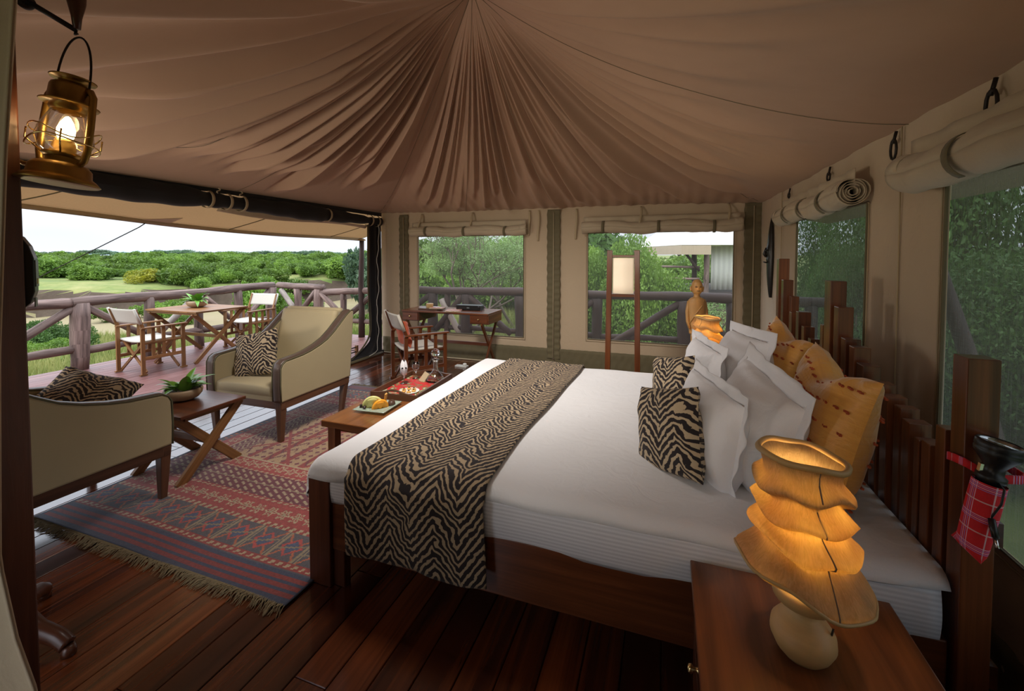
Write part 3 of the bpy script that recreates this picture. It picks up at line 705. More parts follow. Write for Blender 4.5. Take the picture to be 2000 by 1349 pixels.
for k in range(16):
    d = g2.uniform(27, 43); px = g2.uniform(90, 700); x, y = cw((px - 1000) / 850 * d, d); s_ = g2.uniform(.7, 1.3)
    dup(protos[k % 4], (x, y, ground(x, y) - .1), g2.random() * 6, 'green shrub growing in the dry riverbed below the dark bank', 'shrubs in the dry riverbed', (s_ * 1.2, s_, s_))
yb = make_bush('low yellow-green bush standing out among the darker scrub beyond the riverbed', 31, 'yellowleaf', 3500, .06)
x, y = cw(-.845 * 38, 38); yb.location = (x, y, ground(x, y) - .1); yb.scale = (1.9, 1.9, 1.3)
# flat crowned trees on the skyline
def make_flat(seed, mat, label, group, n=1500):
    rs = random.Random(seed); t = thing('flat_topped_tree', label, 'tree', (0, 0, 0), 0, group)
    bl = [(rs.uniform(-1, 1) * .8, rs.uniform(-1, 1) * .8, 1.15 + rs.uniform(-.1, .15), rs.uniform(.35, .55)) for _ in range(7)]
    o = bpy.data.objects.new('crown', cloudmesh('crown', n, bl, .09, seed, mat, .45)); COL.objects.link(o); o.parent = t
    b = B(); b.tube([(0, 0, -.1), (.05, 0, .6), (-.1, .05, 1.1)], [.07, .05, .03], 6); b.tube([(.04, 0, .55), (.5, .1, 1.1)], [.04, .02], 5); b.tube([(.03, 0, .5), (-.4, -.2, 1.1)], [.04, .02], 5)
    b.build('trunk', M['bark'], t, True); return t
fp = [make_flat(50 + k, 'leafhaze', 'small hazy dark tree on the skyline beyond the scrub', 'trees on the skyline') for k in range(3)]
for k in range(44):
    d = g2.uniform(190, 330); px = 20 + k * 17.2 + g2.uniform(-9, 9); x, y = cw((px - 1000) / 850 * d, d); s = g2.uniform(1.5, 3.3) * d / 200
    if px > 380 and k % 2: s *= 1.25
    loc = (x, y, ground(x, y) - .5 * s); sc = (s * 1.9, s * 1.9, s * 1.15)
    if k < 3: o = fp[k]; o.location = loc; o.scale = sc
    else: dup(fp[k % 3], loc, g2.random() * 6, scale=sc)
# individual bushes nearer the deck
def near_bush(px, d, s, label, seed, mat='leaf', n=9000, size=.045, hz=1., group=None, dz=0):
    t = make_bush(label, seed, mat, n, size, group=group); x, y = cw((px - 1000) / 850 * d, d); t.location = (x, y, ground(x, y) - .08 + dz); t.scale = (s, s, s * hz); return t
near_bush(85, 12.5, 1.15, 'dense dark green bush rising behind the left end of the deck railing', 61, 'leafdark', 24000, .03, 1.25)
near_bush(30, 10.5, .95, 'leafy green shrub below the left end of the deck railing, by the dark bush', 62, 'leaf', 18000, .03, .8)
near_bush(490, 27, 2.1, 'large rounded bright green bush overhanging the riverbed in the middle of the open view', 63, 'leaf', 12000, .05, 1.4)
near_bush(540, 30, 1.5, 'smaller green bush beside the large rounded bush at the riverbed', 64, 'leaf', 6000, .05, 1.0)
near_bush(640, 24, .8, 'small dark shrub on the sand near the railing corner', 65, 'leafdark', 4000, .06, .9)
for k, (px, d, s) in enumerate(((215, 13, .8), (300, 15, .8), (255, 10, .5), (400, 16, .8), (350, 12, .6), (180, 9.5, .5), (450, 13, .6), (600, 14, .6), (110, 9.5, .6), (265, 19, 1.0), (150, 17, 1.1), (350, 21, 1.0))):
    near_bush(px, d, s, 'low scrubby grass-green plant on the slope below the deck railing', 70 + k, 'leaf', 3000, .06, .6, group='low plants below the railing')
near_bush(735, 36, 3.4, 'tall pale green tree just left of the dark corner curtain', 66, 'leafhaze', 9000, .05, 1.55)
# behind the back wall: a spreading thorn tree and bushes
def branch(b, rs, p, d, L, r, depth, tips):
    q = p + d * L; mid = p + d * L * .5 + V((rs.uniform(-1, 1), rs.uniform(-1, 1), rs.uniform(-.4, .4))) * L * .08
    b.tube([p, mid, q], [r, r * .8, r * .62], 6 if r > .02 else 4, cap=False); 
    if depth == 0: tips.append(q); return
    for k in range(3 if depth > 1 else 3):
        nd = (d + V((rs.uniform(-1, 1), rs.uniform(-1, 1), rs.uniform(-.35, .55))) * .75).normalized(); branch(b, rs, q, nd, L * rs.uniform(.6, .85), r * .6, depth - 1, tips)
    if depth < 3: tips.append(mid)
def make_thorn(label, seed, px, d, H=1.3, n=16000, lean=(.2, 0, 1), cat='tree', sc=1., leafs=.028):
    rs = random.Random(seed); x, y = cw((px - 1000) / 850 * d, d); t = thing('thorn_tree', label, cat, (x, y, ground(x, y) - .05)); t.scale = (sc,) * 3
    b = B(); tips = []
    for k in range(3):
        a = k * 2.1 + rs.random(); dd = V((cos(a) * .55 + lean[0], sin(a) * .55 + lean[1], 1)).normalized(); branch(b, rs, V((0, 0, 0)), dd, H, .06, 4, tips)
    b.build('branches', M['bark'], t, True)
    bl = [(*p, rs.uniform(.22, .42)) for p in tips]
    o = bpy.data.objects.new('leaves', cloudmesh('leaves', n, bl, leafs, seed, 'acacia', .45)); COL.objects.link(o); o.parent = t; return t
make_thorn('feathery thorn tree with bare forking stems, outside the left back window', 81, 905, 12.5, 1.25, 30000)
make_thorn('second feathery thorn tree leaning in from the right of the left back window', 82, 1010, 14.5, 1.35, 26000, (-.3, 0, 1))
make_thorn('small thorn tree with long light twigs in front of the neighbouring tent', 83, 1400, 10.5, .55, 5000, (.1, 0, 1), leafs=.022)
near_bush(1235, 11.0, 1.65, 'tall leafy green tree filling the middle of the right back window', 84, 'leaf', 60000, .020, 2.0)
near_bush(1165, 12.5, 1.5, 'dark bushy tree at the left side of the right back window', 85, 'leafdark', 30000, .024, 1.7)
near_bush(1345, 10.2, .95, 'rounded green bush in front of the neighbouring tent', 86, 'leaf', 22000, .022, 1.25)
near_bush(1130, 19, 3.4, 'large dark tree mass behind the strip between the two back windows', 87, 'leafdark', 12000, .05, 1.3)
for k, (px, d, s) in enumerate(((830, 24, 2.6), (900, 27, 2.9), (980, 22, 2.4), (860, 30, 3.4), (945, 33, 3.8), (1040, 24, 2.7))):
    near_bush(px, d, s, 'leafy green bush behind the thorn trees outside the left back window', 90 + k, 'leaf', 9000, .05, 1.05, group='bushes behind the thorn trees')
for k, (px, d, s) in enumerate(((1185, 9.2, .5), (1250, 9.0, .45), (1330, 9.3, .55), (1395, 9.0, .5), (1010, 9.4, .5))):
    near_bush(px, d, s, 'low weedy bush growing just outside the dark railing behind the tent', 100 + k, 'acacia', 7000, .030, 1., group='weedy bushes by the back railing')
for k, (px, d, s) in enumerate(((1290, 30, 2.6), (1350, 34, 3.0), (1410, 28, 2.4), (1460, 33, 3.2), (1240, 26, 2.6))):
    near_bush(px, d, s, 'green bush on the grass behind the neighbouring tents', 140 + k, 'leaf', 6000, .06, 1., group='bushes behind the neighbouring tents')
# outside the side windows
for k, (x, y, s, mt) in enumerate(((4.4, 6.0, 2.0, 'leafdark'), (4.2, 4.0, 1.8, 'leaf'), (6.2, 3.2, 2.4, 'leafdark'), (4.6, 2.2, 1.9, 'leaf'), (7.5, 5.2, 2.9, 'leafdark'), (3.9, 8.4, 2.0, 'leafdark'), (5.6, 10.5, 2.6, 'leafdark'), (4.2, .6, 1.7, 'leaf'), (8.0, 8.0, 3.2, 'leafdark'), (3.0, 6.6, 1.0, 'leafdark'), (3.65, 10.5, 1.15, 'leafdark'), (5.0, 14., 1.9, 'leafdark'), (4.2, 12., 1.3, 'leafdark'))):
    t = make_bush('dim green bush seen through the dark mesh of the side windows', 110 + k, mt, 42000, .014, group='bushes outside the side wall'); t.location = (x, y, ground(x, y)); t.scale = (s, s, s * (2.4 if y > 10 else 1.2))
oh = thing('side_overhang', 'canvas roof overhang outside the side windows', 'awning', (1.7, 3, 2.1))
B().grid(lambda u, v: (-.58 + 1.0 * v, -3.8 + 8 * u, .16 - .22 * v, u, v), 20, 4).build('canopy', M['tentwall'], oh, True, solid=.01)
part_log(oh, 'pole', (.35, -.1, -3.0), (.35, .1, -.02), .06, 'logdark', 201); part_log(oh, 'brace', (.3, .5, -1.9), (.3, 1.6, -.1), .05, 'logdark', 202)
# grass: blades nobody could count
def grassmesh(n, region, hmin, hmax, seed):
    g = np.random.default_rng(seed); V_ = np.zeros((n, 3, 3), dtype=np.float32)
    k = 0; pts = []
    while len(pts) < n:
        x, y = region(g); pts.append((x, y, ground(x, y)))
    p = np.array(pts); h = g.uniform(hmin, hmax, n); a = g.uniform(0, 6.28, n); w = .012 + .016 * g.random(n)
    V_[:, 0] = p + np.stack([np.cos(a) * w, np.sin(a) * w, -.05 + 0 * a], 1); V_[:, 1] = p - np.stack([np.cos(a) * w, np.sin(a) * w, .05 + 0 * a], 1)
    l = g.normal(size=(n, 2)) * .12; V_[:, 2] = p + np.stack([l[:, 0], l[:, 1], h], 1)
    return V_.reshape(-1, 3), np.arange(3 * n).reshape(-1, 3)
def reg1(g):
    d = 7.0 + 17 * g.random() ** 1.3; px = g.uniform(-60, 760); return cw((px - 1000) / 850 * d, d)
def reg2(g):
    d = 8.4 + 14 * g.random() ** 1.4; px = g.uniform(760, 1500); return cw((px - 1000) / 850 * d, d)
for reg, n, nm, lb in ((reg1, 90000, 'grass', 'rough green and straw-coloured grass on the slope beyond the deck railing'), (reg2, 60000, 'grass', 'tall pale grass growing behind the tent outside the back windows')):
    v, f = grassmesh(n, reg, .12, .50, n); ok = ~((v[f[:, 0]][:, 0] > -8.1) & (v[f[:, 0]][:, 1] < 7.4)); f = f[ok]
    me = npmesh(nm, v, f, None, False); me.materials.append(M['grass']); o = bpy.data.objects.new(nm, me); COL.objects.link(o); tag(o, lb, 'grass', kind='stuff')
# neighbouring tents
def ntent(px, d, label, s=1., rz=0.):
    x, y = cw((px - 1000) / 850 * d, d); t = thing('safari_tent', label, 'tent', (x, y, 0), R(19.5) + rz); t.scale = (s,) * 3
    B().add([(-.9, -.3, 1.98), (3.6, -.3, 1.98), (2.6, 3.2, 3.7), (1.0, 3.2, 3.7), (-.9, 6, 1.98), (3.6, 6, 1.98)], [(0, 1, 2, 3), (0, 3, 4), (1, 5, 2), (3, 2, 5, 4)]).build('roof', M['whiteroof'], t, solid=.02)
    B().bx(-.92, -.5, -.32, 6.5, 1.62, 1.96).bx(-.9, .2, -.31, -.27, 1.62, 1.96).build('valance', M['tentwall'], t)
    B().grid(lambda u, v: (.55 + 2.9 * u, .45 + .025 * sin(u * 90), .25 + v * 1.7, u, v), 90, 2).build('wall', M['whiteroof'], t, True, solid=.02)
    B().bx(-.9, 3.6, -.2, 6, -.1, .15).build('deck', M['logdark'], t)
    part_log(t, 'post', (.15, -.05, -1.), (.15, -.05, 1.98), .10, 'log', 301); part_log(t, 'post', (-.12, .4, -1.), (-.12, .4, 1.98), .09, 'logdark', 302)
    part_log(t, 'brace', (-.1, 0, 1.0), (-.65, 0, 1.7), .05, 'logdark', 303)
    part_log(t, 'rail', (-1.6, .1, 1.15), (-.05, .1, 1.15), .045, 'log', 304); part_log(t, 'rail', (-1.6, .1, .7), (-.05, .1, .7), .045, 'log', 305)
    return t
ntent(1371, 16.5, 'neighbouring safari tent with white roof and log posts, seen through the right back window')
ntent(1335, 40, 'second white-roofed tent far behind the neighbouring one', 1.1)
# ================================================================ FURNITURE AND OBJECTS
# ---- cushions and pillows: width X, height Z, facing -Y in local space
def pillow_mb(w, h, t, seed=0, flange=0., pinch=.07, n=26, slump=.0, dent=0.):
    rs = random.Random(seed); ph = [rs.random() * 6 for _ in range(6)]; b = B()
    for side in (-1, 1):
        def fn(u, v):
            a, c = 2 * u - 1, 2 * v - 1; s = sin(a * pi / 2) * .4 + a * .6; q = sin(c * pi / 2) * .4 + c * .6
            e = max(0, (1 - abs(s) ** 2.4)) ** .46 * max(0, (1 - abs(q) ** 2.4)) ** .46
            x = s * w / 2 * (1 - pinch * (1 - q * q)); z = q * h / 2 * (1 - pinch * (1 - s * s) ** 1)
            wr = .010 * sin(9 * s + 7 * q * s + ph[0]) * abs(s * q) + .006 * sin(13 * q + 4 * s + ph[1]) * (1 - e) + .006 * sin(5 * s + 3 * q + ph[2])
            y = side * (t / 2 * e * (1 - slump * q * .8) + wr * min(1, e * 3)) 
            z += -slump * .05 * (1 - e) - dent * exp(-((s) / .35) ** 2) * max(0, q) ** 2
            return (x, y, z, s * w / 2 + .5, q * h / 2 + .5) if side < 0 else (x, y, z, s * w / 2 + 1.1, q * h / 2 + .5)
        k = len(b.f); b.grid(fn, n, n)
        if side > 0:
            for i in range(k, len(b.f)): b.f[i] = b.f[i][::-1]
    return b
def flange_mb(w, h, f, seed, pinch=.07):
    rs = random.Random(seed); ph = rs.random() * 6; b = B()
    def per(u, k):
        p = (u * 4) % 4; i = int(p); r = p - i
        a = [(-1 + 2 * r, -1), (1, -1 + 2 * r), (1 - 2 * r, 1), (-1, 1 - 2 * r)][i]; s, q = a
        x = s * w / 2 * (1 - pinch * (1 - q * q)); z = q * h / 2 * (1 - pinch * (1 - s * s))
        n_ = V((s if abs(s) > .999 else 0, 0, q if abs(q) > .999 else 0))
        wv = .007 * sin(u * 90 + ph) + .010 * sin(u * 37 + 2 * ph)
        return (x + n_.x * f * k, wv * k, z + n_.z * f * k, u * 3, k * f)
    b.grid(lambda u, v: per(u, v * 1.5 - .5), 120, 5); return b
def put_pillow(name, label, cat, center, size, mat, face, lean=10, roll=0, seed=1, flange=0, group=None, parts=None, slump=.2, n=26, pinch=.07, dent=0):
    """face: compass angle (deg) that the front looks to, measured from -Y towards -X."""
    w, h, t = size; root = thing(name, label, cat, center, 0, group)
    root.rotation_euler = (Matrix.Rotation(R(-face), 3, 'Z') @ Matrix.Rotation(R(-lean), 3, 'X') @ Matrix.Rotation(R(roll), 3, 'Y')).to_euler()
    pillow_mb(w, h, t, seed, 0, pinch, n, slump, dent).build('cover', M[mat], root, True)
    if flange: flange_mb(w, h, flange, seed, pinch).build('flange', M[mat], root, True, solid=.003)
    return root
# ---- rug with woven pattern
def make_rug():
    x0, x1, y0, y1 = -3.62, -1.615, 1.47, 4.33; w, L = x1 - x0, y1 - y0; c = .0085; nx, ny = int(w / c), int(L / c)
    root = thing('kilim_rug', 'red, blue and tan woven kilim rug with fringed ends lying on the floorboards', 'rug', ((x0 + x1) / 2, (y0 + y1) / 2, 0))
    I, J = np.meshgrid(np.arange(nx), np.arange(ny)); X = I * c; Y = J * c; d = np.minimum(Y, L - Y); ex = np.minimum(X, w - X)
    RED, BLUE, TAN, MAR, GRY, ORG, BEI = [np.array(q) for q in ((.27, .030, .024), (.035, .045, .085), (.33, .20, .095), (.115, .018, .028), (.075, .065, .075), (.34, .085, .03), (.34, .25, .14))]
    C = np.zeros((ny, nx, 3)) + GRY
    def setc(m, col): C[m] = col
    def tri(t, p): t = np.mod(t, p); return np.abs(t - p / 2) / (p / 2)
    def band(a, b): return (d >= a) & (d < b)
    side = ex
    # main field
    setc(d >= 1.02, TAN)
    fu = X - w / 2; fy = Y - L / 2
    st = (np.mod(X, .17) < .05); setc((d >= 1.02) & st, RED * .8)
    dm = (tri(X, .068) + tri(Y, .068) < .62); setc((d >= 1.02) & dm & (np.mod(X, .34) > .12), MAR * 1.2)
    zz = np.abs(np.mod(Y + .10 * tri(X, .12), .12) - .06) < .014; setc((d >= 1.02) & zz & (np.mod(X, .34) <= .12), MAR)
    big = (np.abs(tri(X - .2, .8) * .4 - tri(Y, .9) * .45) < .018); setc((d >= 1.02) & big, RED * .9)
    boxm = (np.mod(Y, .9) < .10) & (d >= 1.06); setc(boxm, TAN * 1.15); setc(boxm & (np.abs(tri(X, .14) - .5) < .12), BLUE * 1.3); setc(boxm & (np.mod(X, .14) < .018), RED)
    # inner side borders
    sm = (side < .40) & (d > .42); setc(sm, MAR * 1.1)
    ar = np.mod(Y + .06 * tri(X, .09), .05) < .017; setc(sm & ar & (side > .24), BEI)
    ro = (side < .22) & (side > .07) & (d > .42); setc(ro, RED)
    def ros(u, v, p): a = np.mod(u, p) - p / 2; b = v; r = np.hypot(a, b); th_ = np.arctan2(b, a); return np.abs(r - .042 * (.72 + .28 * np.cos(6 * th_))) < .008
    setc(ro & ros(Y, side - .145, .105), BEI); setc((side < .07) & (d > .2), GRY); setc((side < .055) & (side > .02) & (np.mod(Y, .05) < .022) & (d > .2), ORG)
    setc((side < .235) & (side >= .22) & (d > .42), BEI)
    # end bands
    setc(d < .17, BLUE); setc(band(.03, .055) | band(.07, .10) | band(.115, .14), RED * .75)
    def key(a, b):
        setc(band(a, b), RED * .9); m = band(a + .006, b - .006); setc(m & (np.mod(X + .02 * np.sign((d - (a + b) / 2)), .05) < .024), BEI)
    key(.175, .215)
    m = band(.215, .41); setc(m, GRY)
    a_ = np.mod(X, .20) - .10; v_ = d - .3125; setc(m & (np.abs(np.abs(a_) - np.abs(v_) * .75 - .015) < .008), ORG); setc(m & (np.abs(np.abs(a_) + np.abs(v_) - .062) < .009), RED * 1.3)
    setc(m & (np.abs(a_) + np.abs(v_) < .045), BLUE * 1.5); setc(m & (np.abs(np.abs(a_) - .09) < .006), BEI * .7); setc(m & (np.abs(v_ - .35 * a_) < .006), BEI * .6)
    key(.41, .45)
    m = band(.45, .60); setc(m, RED); setc(m & ros(X, d - .525, .105), BEI); setc(m & (np.hypot(np.mod(X, .105) - .0525, d - .525) < .013), BEI * .8)
    key(.60, .635)
    m = band(.635, .86); setc(m, MAR)
    p = np.mod(X, .075); q = np.mod(d + .5 * p, .042); setc(m & (q < .017) & (p < .05), BEI * .9); setc(m & (np.abs(d - .75) < .006), BEI * .6)
    key(.86, .89)
    m = band(.89, 1.0); setc(m, RED); setc(m & ros(X, d - .945, .10), BEI); setc(band(1.0, 1.02), BEI)
    edge_ = (ex < .018); setc(edge_, BLUE * .8)
    C *= (rng.normal(1, .10, (ny, nx, 1)) + .05 * np.sin(Y * 9)[..., None]); C = C * 1.25; C = np.clip(C * .86 + C.mean(axis=2, keepdims=True) * .14, .004, 1)
    gx = np.linspace(-w / 2, w / 2, nx + 1); gy = np.linspace(-L / 2, L / 2, ny + 1); GX, GY = np.meshgrid(gx, gy)
    wob = .012 * np.sin(GY * 2.3 + 1) * (GX / w) + .012 * np.sin(GX * 3) * (GY / L)
    GZ = .010 + .004 * (np.sin(GX * 5 + GY * 3) * .5 + .5) * 1 + 0 * GX
    vs = np.stack([GX + .010 * np.sin(GY * 4.1), GY + wob, GZ], -1).reshape(-1, 3)
    k = (np.arange(ny)[:, None] * (nx + 1) + np.arange(nx)[None]); fc = np.stack([k, k + 1, k + nx + 2, k + nx + 1], -1).reshape(-1, 4)
    me = npmesh('pile', vs, fc, None, True); at = me.color_attributes.new('weave', 'FLOAT_COLOR', 'CORNER')
    cc = np.ones((nx * ny, 4, 4), dtype=np.float32); cc[:, :, :3] = C.reshape(-1, 1, 3); at.data.foreach_set('color', cc.ravel())
    n = NT('woven_kilim_wool'); a = n.n('Attribute', attribute_name='weave'); f = n.noise(n.obj(), 260, 3); n.set(Roughness=.95, Sheen_Weight=.2)
    n.set(Base_Color=n.mix(n.math('MULTIPLY', f, .5), a.outputs['Color'], (.02, .015, .015))); n.bump(f, .5, .003); me.materials.append(n.m)
    o = bpy.data.objects.new('pile', me); COL.objects.link(o); o.parent = root
    o.modifiers.new('s', 'SOLIDIFY').thickness = .006
    fm = plain('fringe_wool', (.20, .15, .08), .9, 0, .3)
    for sg in (-1, 1):
        b = B(); r_ = random.Random(3)
        for i in range(620):
            x = -w / 2 + w * (i + r_.random() * .8) / 620; l = .062 * r_.uniform(.5, 1.3); sk = (x > 0) * .0 + r_.uniform(-.03, .03) + .02 * sin(x * 9)
            y = sg * (L / 2 - .004); b.tube([(x, y, .010), (x + sk * .5, y + sg * l * .5, .012 + r_.uniform(0, .007)), (x + sk, y + sg * l, .003)], [.0026, .0022, .001], 3, cap=False)
        o = b.build('fringe', fm, root, True); o['kind'] = 'stuff'
    return root
make_rug()

# ---- armchairs (front towards -Y)
def make_armchair(label):
    t = thing('armchair', label, 'armchair', (0, 0, 0), 0, 'upholstered armchairs')
    W = .86; prof = [(-.45, .36), (-.455, .50), (-.45, .645), (-.435, .680), (-.40, .702), (-.32, .708), (-.22, .715), (-.12, .732), (0, .765), (.10, .805), (.20, .868), (.29, .938), (.37, 1.0), (.43, 1.035), (.468, 1.03), (.462, .92), (.44, .7), (.42, .5), (.405, .36)]
    for s in (-1, 1):
        xo = s * W / 2; xi = s * (W / 2 - .10); b = B(); n = len(prof)
        P = [(xi, y, z) for y, z in prof] + [(xo, y, z) for y, z in prof]
        F = [tuple(range(n)), tuple(range(2 * n - 1, n - 1, -1))] + [(i, i + n, (i + 1) % n + n, (i + 1) % n) for i in range(n)]
        b.add(P, F); b.build('arm', M['khaki'], t, False, bevel=.012)
        c = B(); run = prof[:14]                                  # brown leather strip over the front and top of the arm
        def strip(u, v):
            k = u * (len(run) - 1); i = min(int(k), len(run) - 2); f = k - i; y = run[i][0] * (1 - f) + run[i + 1][0] * f; z = run[i][1] * (1 - f) + run[i + 1][1] * f
            dy, dz = run[i + 1][0] - run[i][0], run[i + 1][1] - run[i][1]; L = hypot(dy, dz); bulge = .010 * sin(v * pi) ** .5 + .001
            return (xi + (xo - xi) * (.10 + .80 * v), y - dz / L * bulge, z + dy / L * bulge, u, v * .1)
        c.grid(strip, 80, 8); c.build('leather_strip', M['leather'], t, True, solid=.004)
        for x in (xo - s * .004, xi + s * .006):
            c = B(); c.tube([(x + (s if x == xo - s * .004 else -s) * .002, y - (.004 if k < 3 else 0), z + .003) for k, (y, z) in enumerate(prof[:15])], .005, 6)
            c.build('piping', M['piping'], t, True)
    b = B()
    def bk(u, v):
        x = (u - .5) * (W - .18); z = .42 + .60 * v; y = .235 + .165 * v + .02 * (2 * u - 1) ** 2 * -1; return (x, y - .012 * sin(v * pi), z, x, z)
    b.grid(bk, 16, 14); b.build('backrest', M['khaki'], t, True, solid=.07, soff=1 - 2 * 0)
    b = B(); b.grid(lambda u, v: ((u - .5) * (W - .02), .405 + .062 * v, .36 + .665 * v, u, v), 10, 10); b.build('back_panel', M['khaki'], t, True, solid=.02)
    b = B(); b.tube([((k / 10 - .5) * (W - .18), .395, 1.03) for k in range(11)], .03, 10); b.build('back_roll', M['khaki'], t, True)
    b = B()
    def st(u, v):
        a = v * 2 * pi; x = (u - .5) * (W - .205); cy, cz = -.105, .43; hy, hz = .34, .055
        sg = lambda q: (1 if q > 0 else -1) * abs(q) ** .35
        return (x, cy + hy * sg(cos(a)), cz + hz * sg(sin(a)) + .012 * (1 - (2 * u - 1) ** 2) * (1 if sin(a) > 0 else 0), x, a * .2)
    b.grid(st, 14, 40); b.build('seat_cushion', M['khaki'], t, True, solid=.005)
    B().bx(-(W - .2) / 2, (W - .2) / 2, -.445, -.42, .36, .40).build('front_panel', M['khaki'], t)
    b = B(); b.bx(-W / 2 + .01, W / 2 - .01, -.445, -.405, .295, .362).bx(-W / 2 + .01, W / 2 - .01, .36, .40, .295, .362)
    for s in (-1, 1): b.bx(s * (W / 2 - .03) - .02, s * (W / 2 - .03) + .02, -.405, .36, .295, .362)
    b.build('seat_frame', M['oak'], t, bevel=.004)
    for sx in (-1, 1):
        for (y, yt, k) in ((-.415, -.42, 1), (.325, .375, 1)):
            B().bar((sx * (W / 2 - .045) * .97, y, 0), (sx * (W / 2 - .042), yt, .36), .038, .038, (0, 1, 0), .066, .066).build('leg', M['oak'], t, bevel=.004)
    return t
a1 = make_armchair('olive khaki armchair on the far side of the little table, turned towards the camera')
a1.location = (-3.46, 3.20, 0); a1.rotation_euler = (0, 0, R(1))
a2 = dup(a1, (-3.47, 1.46, 0), R(180), 'olive khaki armchair in the left foreground, seen from its side behind the wooden post')
put_pillow('zebra_cushion', 'zebra patterned cushion propped in the corner of the far armchair', 'cushion', (-3.57, 2.98, .69), (.45, .42, .15), 'zebra2', -6, 16, -12, 3, slump=.1)
put_pillow('zebra_cushion', 'zebra patterned cushion lying tilted in the near left armchair', 'cushion', (-3.66, 1.76, .645), (.47, .47, .14), 'zebra2', -78, 56, 42, 4, slump=.1)

# ---- X-legged side table
def xleg(t, x, y0, y1, zt, w, th, mat, foot=None, name='leg'):
    B().bar((x + th * .5, y0, 0.0), (x + th * .5, y1, zt), th, w, (0, 1, 1)).build(name, mat, t, bevel=.003)
    B().bar((x - th * .5, y1, 0.0), (x - th * .5, y0, zt), th, w, (0, 1, 1)).build(name, mat, t, bevel=.003)
t = thing('side_table', 'dark wooden side table with crossed legs between the two armchairs', 'table', (-3.38, 2.26, 0))
B().bx(-.31, .29, -.265, .225, .475, .50).build('tabletop', M['mahog_dark'], t, bevel=.005)
for x in (-.24, .22): xleg(t, x, -.255, .215, .475, .062, .03, M['teak'])
B().bar((-.22, -.02, .24), (.20, -.02, .24), .03, .05).build('stretcher', M['teak'], t, bevel=.003)
for q_ in (-.23, .22): B().bx(q_ - .018, q_ + .018, -.2, .17, .44, .475).build('cleat', M['teak'], t)
# potted plants
def leafb(L, w, curve, tw=0):
    b = B()
    def fn(u, v):
        ww = w * sin(pi * min(1, .08 + .92 * v)) ** .8 * (1 - .25 * v); x = (u - .5) * 2 * ww; y = L * v * cos(curve * v); z = L * v * sin(curve * v * -1 + .0) + abs(x) * .35
        return (x, y, z, u, v)
    b.grid(fn, 4, 8); return b
def plant(label, loc, sc, n, seed, pale=False):
    t = thing('potted_plant', label, 'plant', loc); t.scale = (sc,) * 3; rs = random.Random(seed)
    B().lathe([(0, .002), (.055, .002), (.085, .015), (.105, .04), (.11, .065), (.104, .078), (.098, .076), (.10, .06), (.09, .045), (0, .045)], 32).build('bowl', M['porcelain'], t, True)
    B().lathe([(0, .066), (.05, .068), (.095, .062)], 16).build('soil', M['bark'], t, True)
    for k in range(n):
        a = k * 2.4 + rs.uniform(-.3, .3); el = rs.uniform(.35, 1.35); L = rs.uniform(.10, .17); b = leafb(L, L * rs.uniform(.17, .24), rs.uniform(.2, .9))
        o = b.build('leaf', M['pot_leaf'], t, True); r_ = rs.uniform(0, .06); o.location = (r_ * cos(a), r_ * sin(a), .068); o.rotation_euler = (Matrix.Rotation(a - pi / 2, 3, 'Z') @ Matrix.Rotation(el, 3, 'X')).to_euler()
    return t
plant('green leafy plant in a stone bowl on the wooden side table', (-3.46, 2.26, .50), 1.15, 26, 5)
plant('green leafy plant in a shallow bowl on the deck table', (-7.05, 4.85, .77), 1.35, 28, 8)

# ---- bed
bed = thing('bed', 'large wooden bed made up with a smooth white duvet over a striped white sheet', 'bed', (-.4, 2.7, 0))
def bb(b, name, mat, **k): 
    for i in range(len(b.v)): b.v[i] = (b.v[i][0] + .4, b.v[i][1] - 2.7, b.v[i][2])
    return b.build(name, mat, bed, **k)
bb(B().bx(-1.632, -1.505, 1.632, 1.70, 0, .535), 'leg', M['mahog_dark'], bevel=.005); bb(B().bx(-1.632, -1.505, 3.74, 3.808, 0, .535), 'leg', M['mahog_dark'], bevel=.005)
bb(B().bx(-1.505, -1.44, 1.655, 1.70, .0, .19), 'leg_block', M['mahog_dark'], bevel=.004)
bb(B().bx(.72, .80, 1.66, 1.74, 0, .30), 'leg', M['mahog_dark']); bb(B().bx(.72, .80, 3.70, 3.78, 0, .30), 'leg', M['mahog_dark'])
bb(B().bx(-1.505, .82, 1.648, 1.690, .18, .43), 'side_rail', M['mahog'], bevel=.006); bb(B().bx(-1.505, .82, 3.75, 3.79, .18, .43), 'side_rail', M['mahog'], bevel=.006)
bb(B().bx(-1.60, -1.56, 1.70, 3.74, .18, .43), 'foot_rail', M['mahog'], bevel=.006)
bb(B().bx(-1.55, .80, 1.72, 3.72, .28, .57), 'mattress', M['sheet'], bevel=.05)
def sheetside(u, v):
    x = -1.53 + 2.33 * u; return (x, 1.655 + .004 * sin(x * 9) * (1 - v) - .012 * sin(v * pi), .41 + .17 * v + .0, x, v)
bb(B().grid(sheetside, 60, 8), 'fitted_sheet', M['sheet'], smooth=True, solid=.01)
def drp(s, lo, hi, r, slack=0):
    if s < lo: a = lo - s; sg = -1; e = lo
    elif s > hi: a = s - hi; sg = 1; e = hi
    else: return s, 0.
    if a < r * pi / 2: g = a / r; return e + sg * r * sin(g), -(r - r * cos(g))
    return e + sg * (r + slack * (a - r * pi / 2)), -r - (a - r * pi / 2)
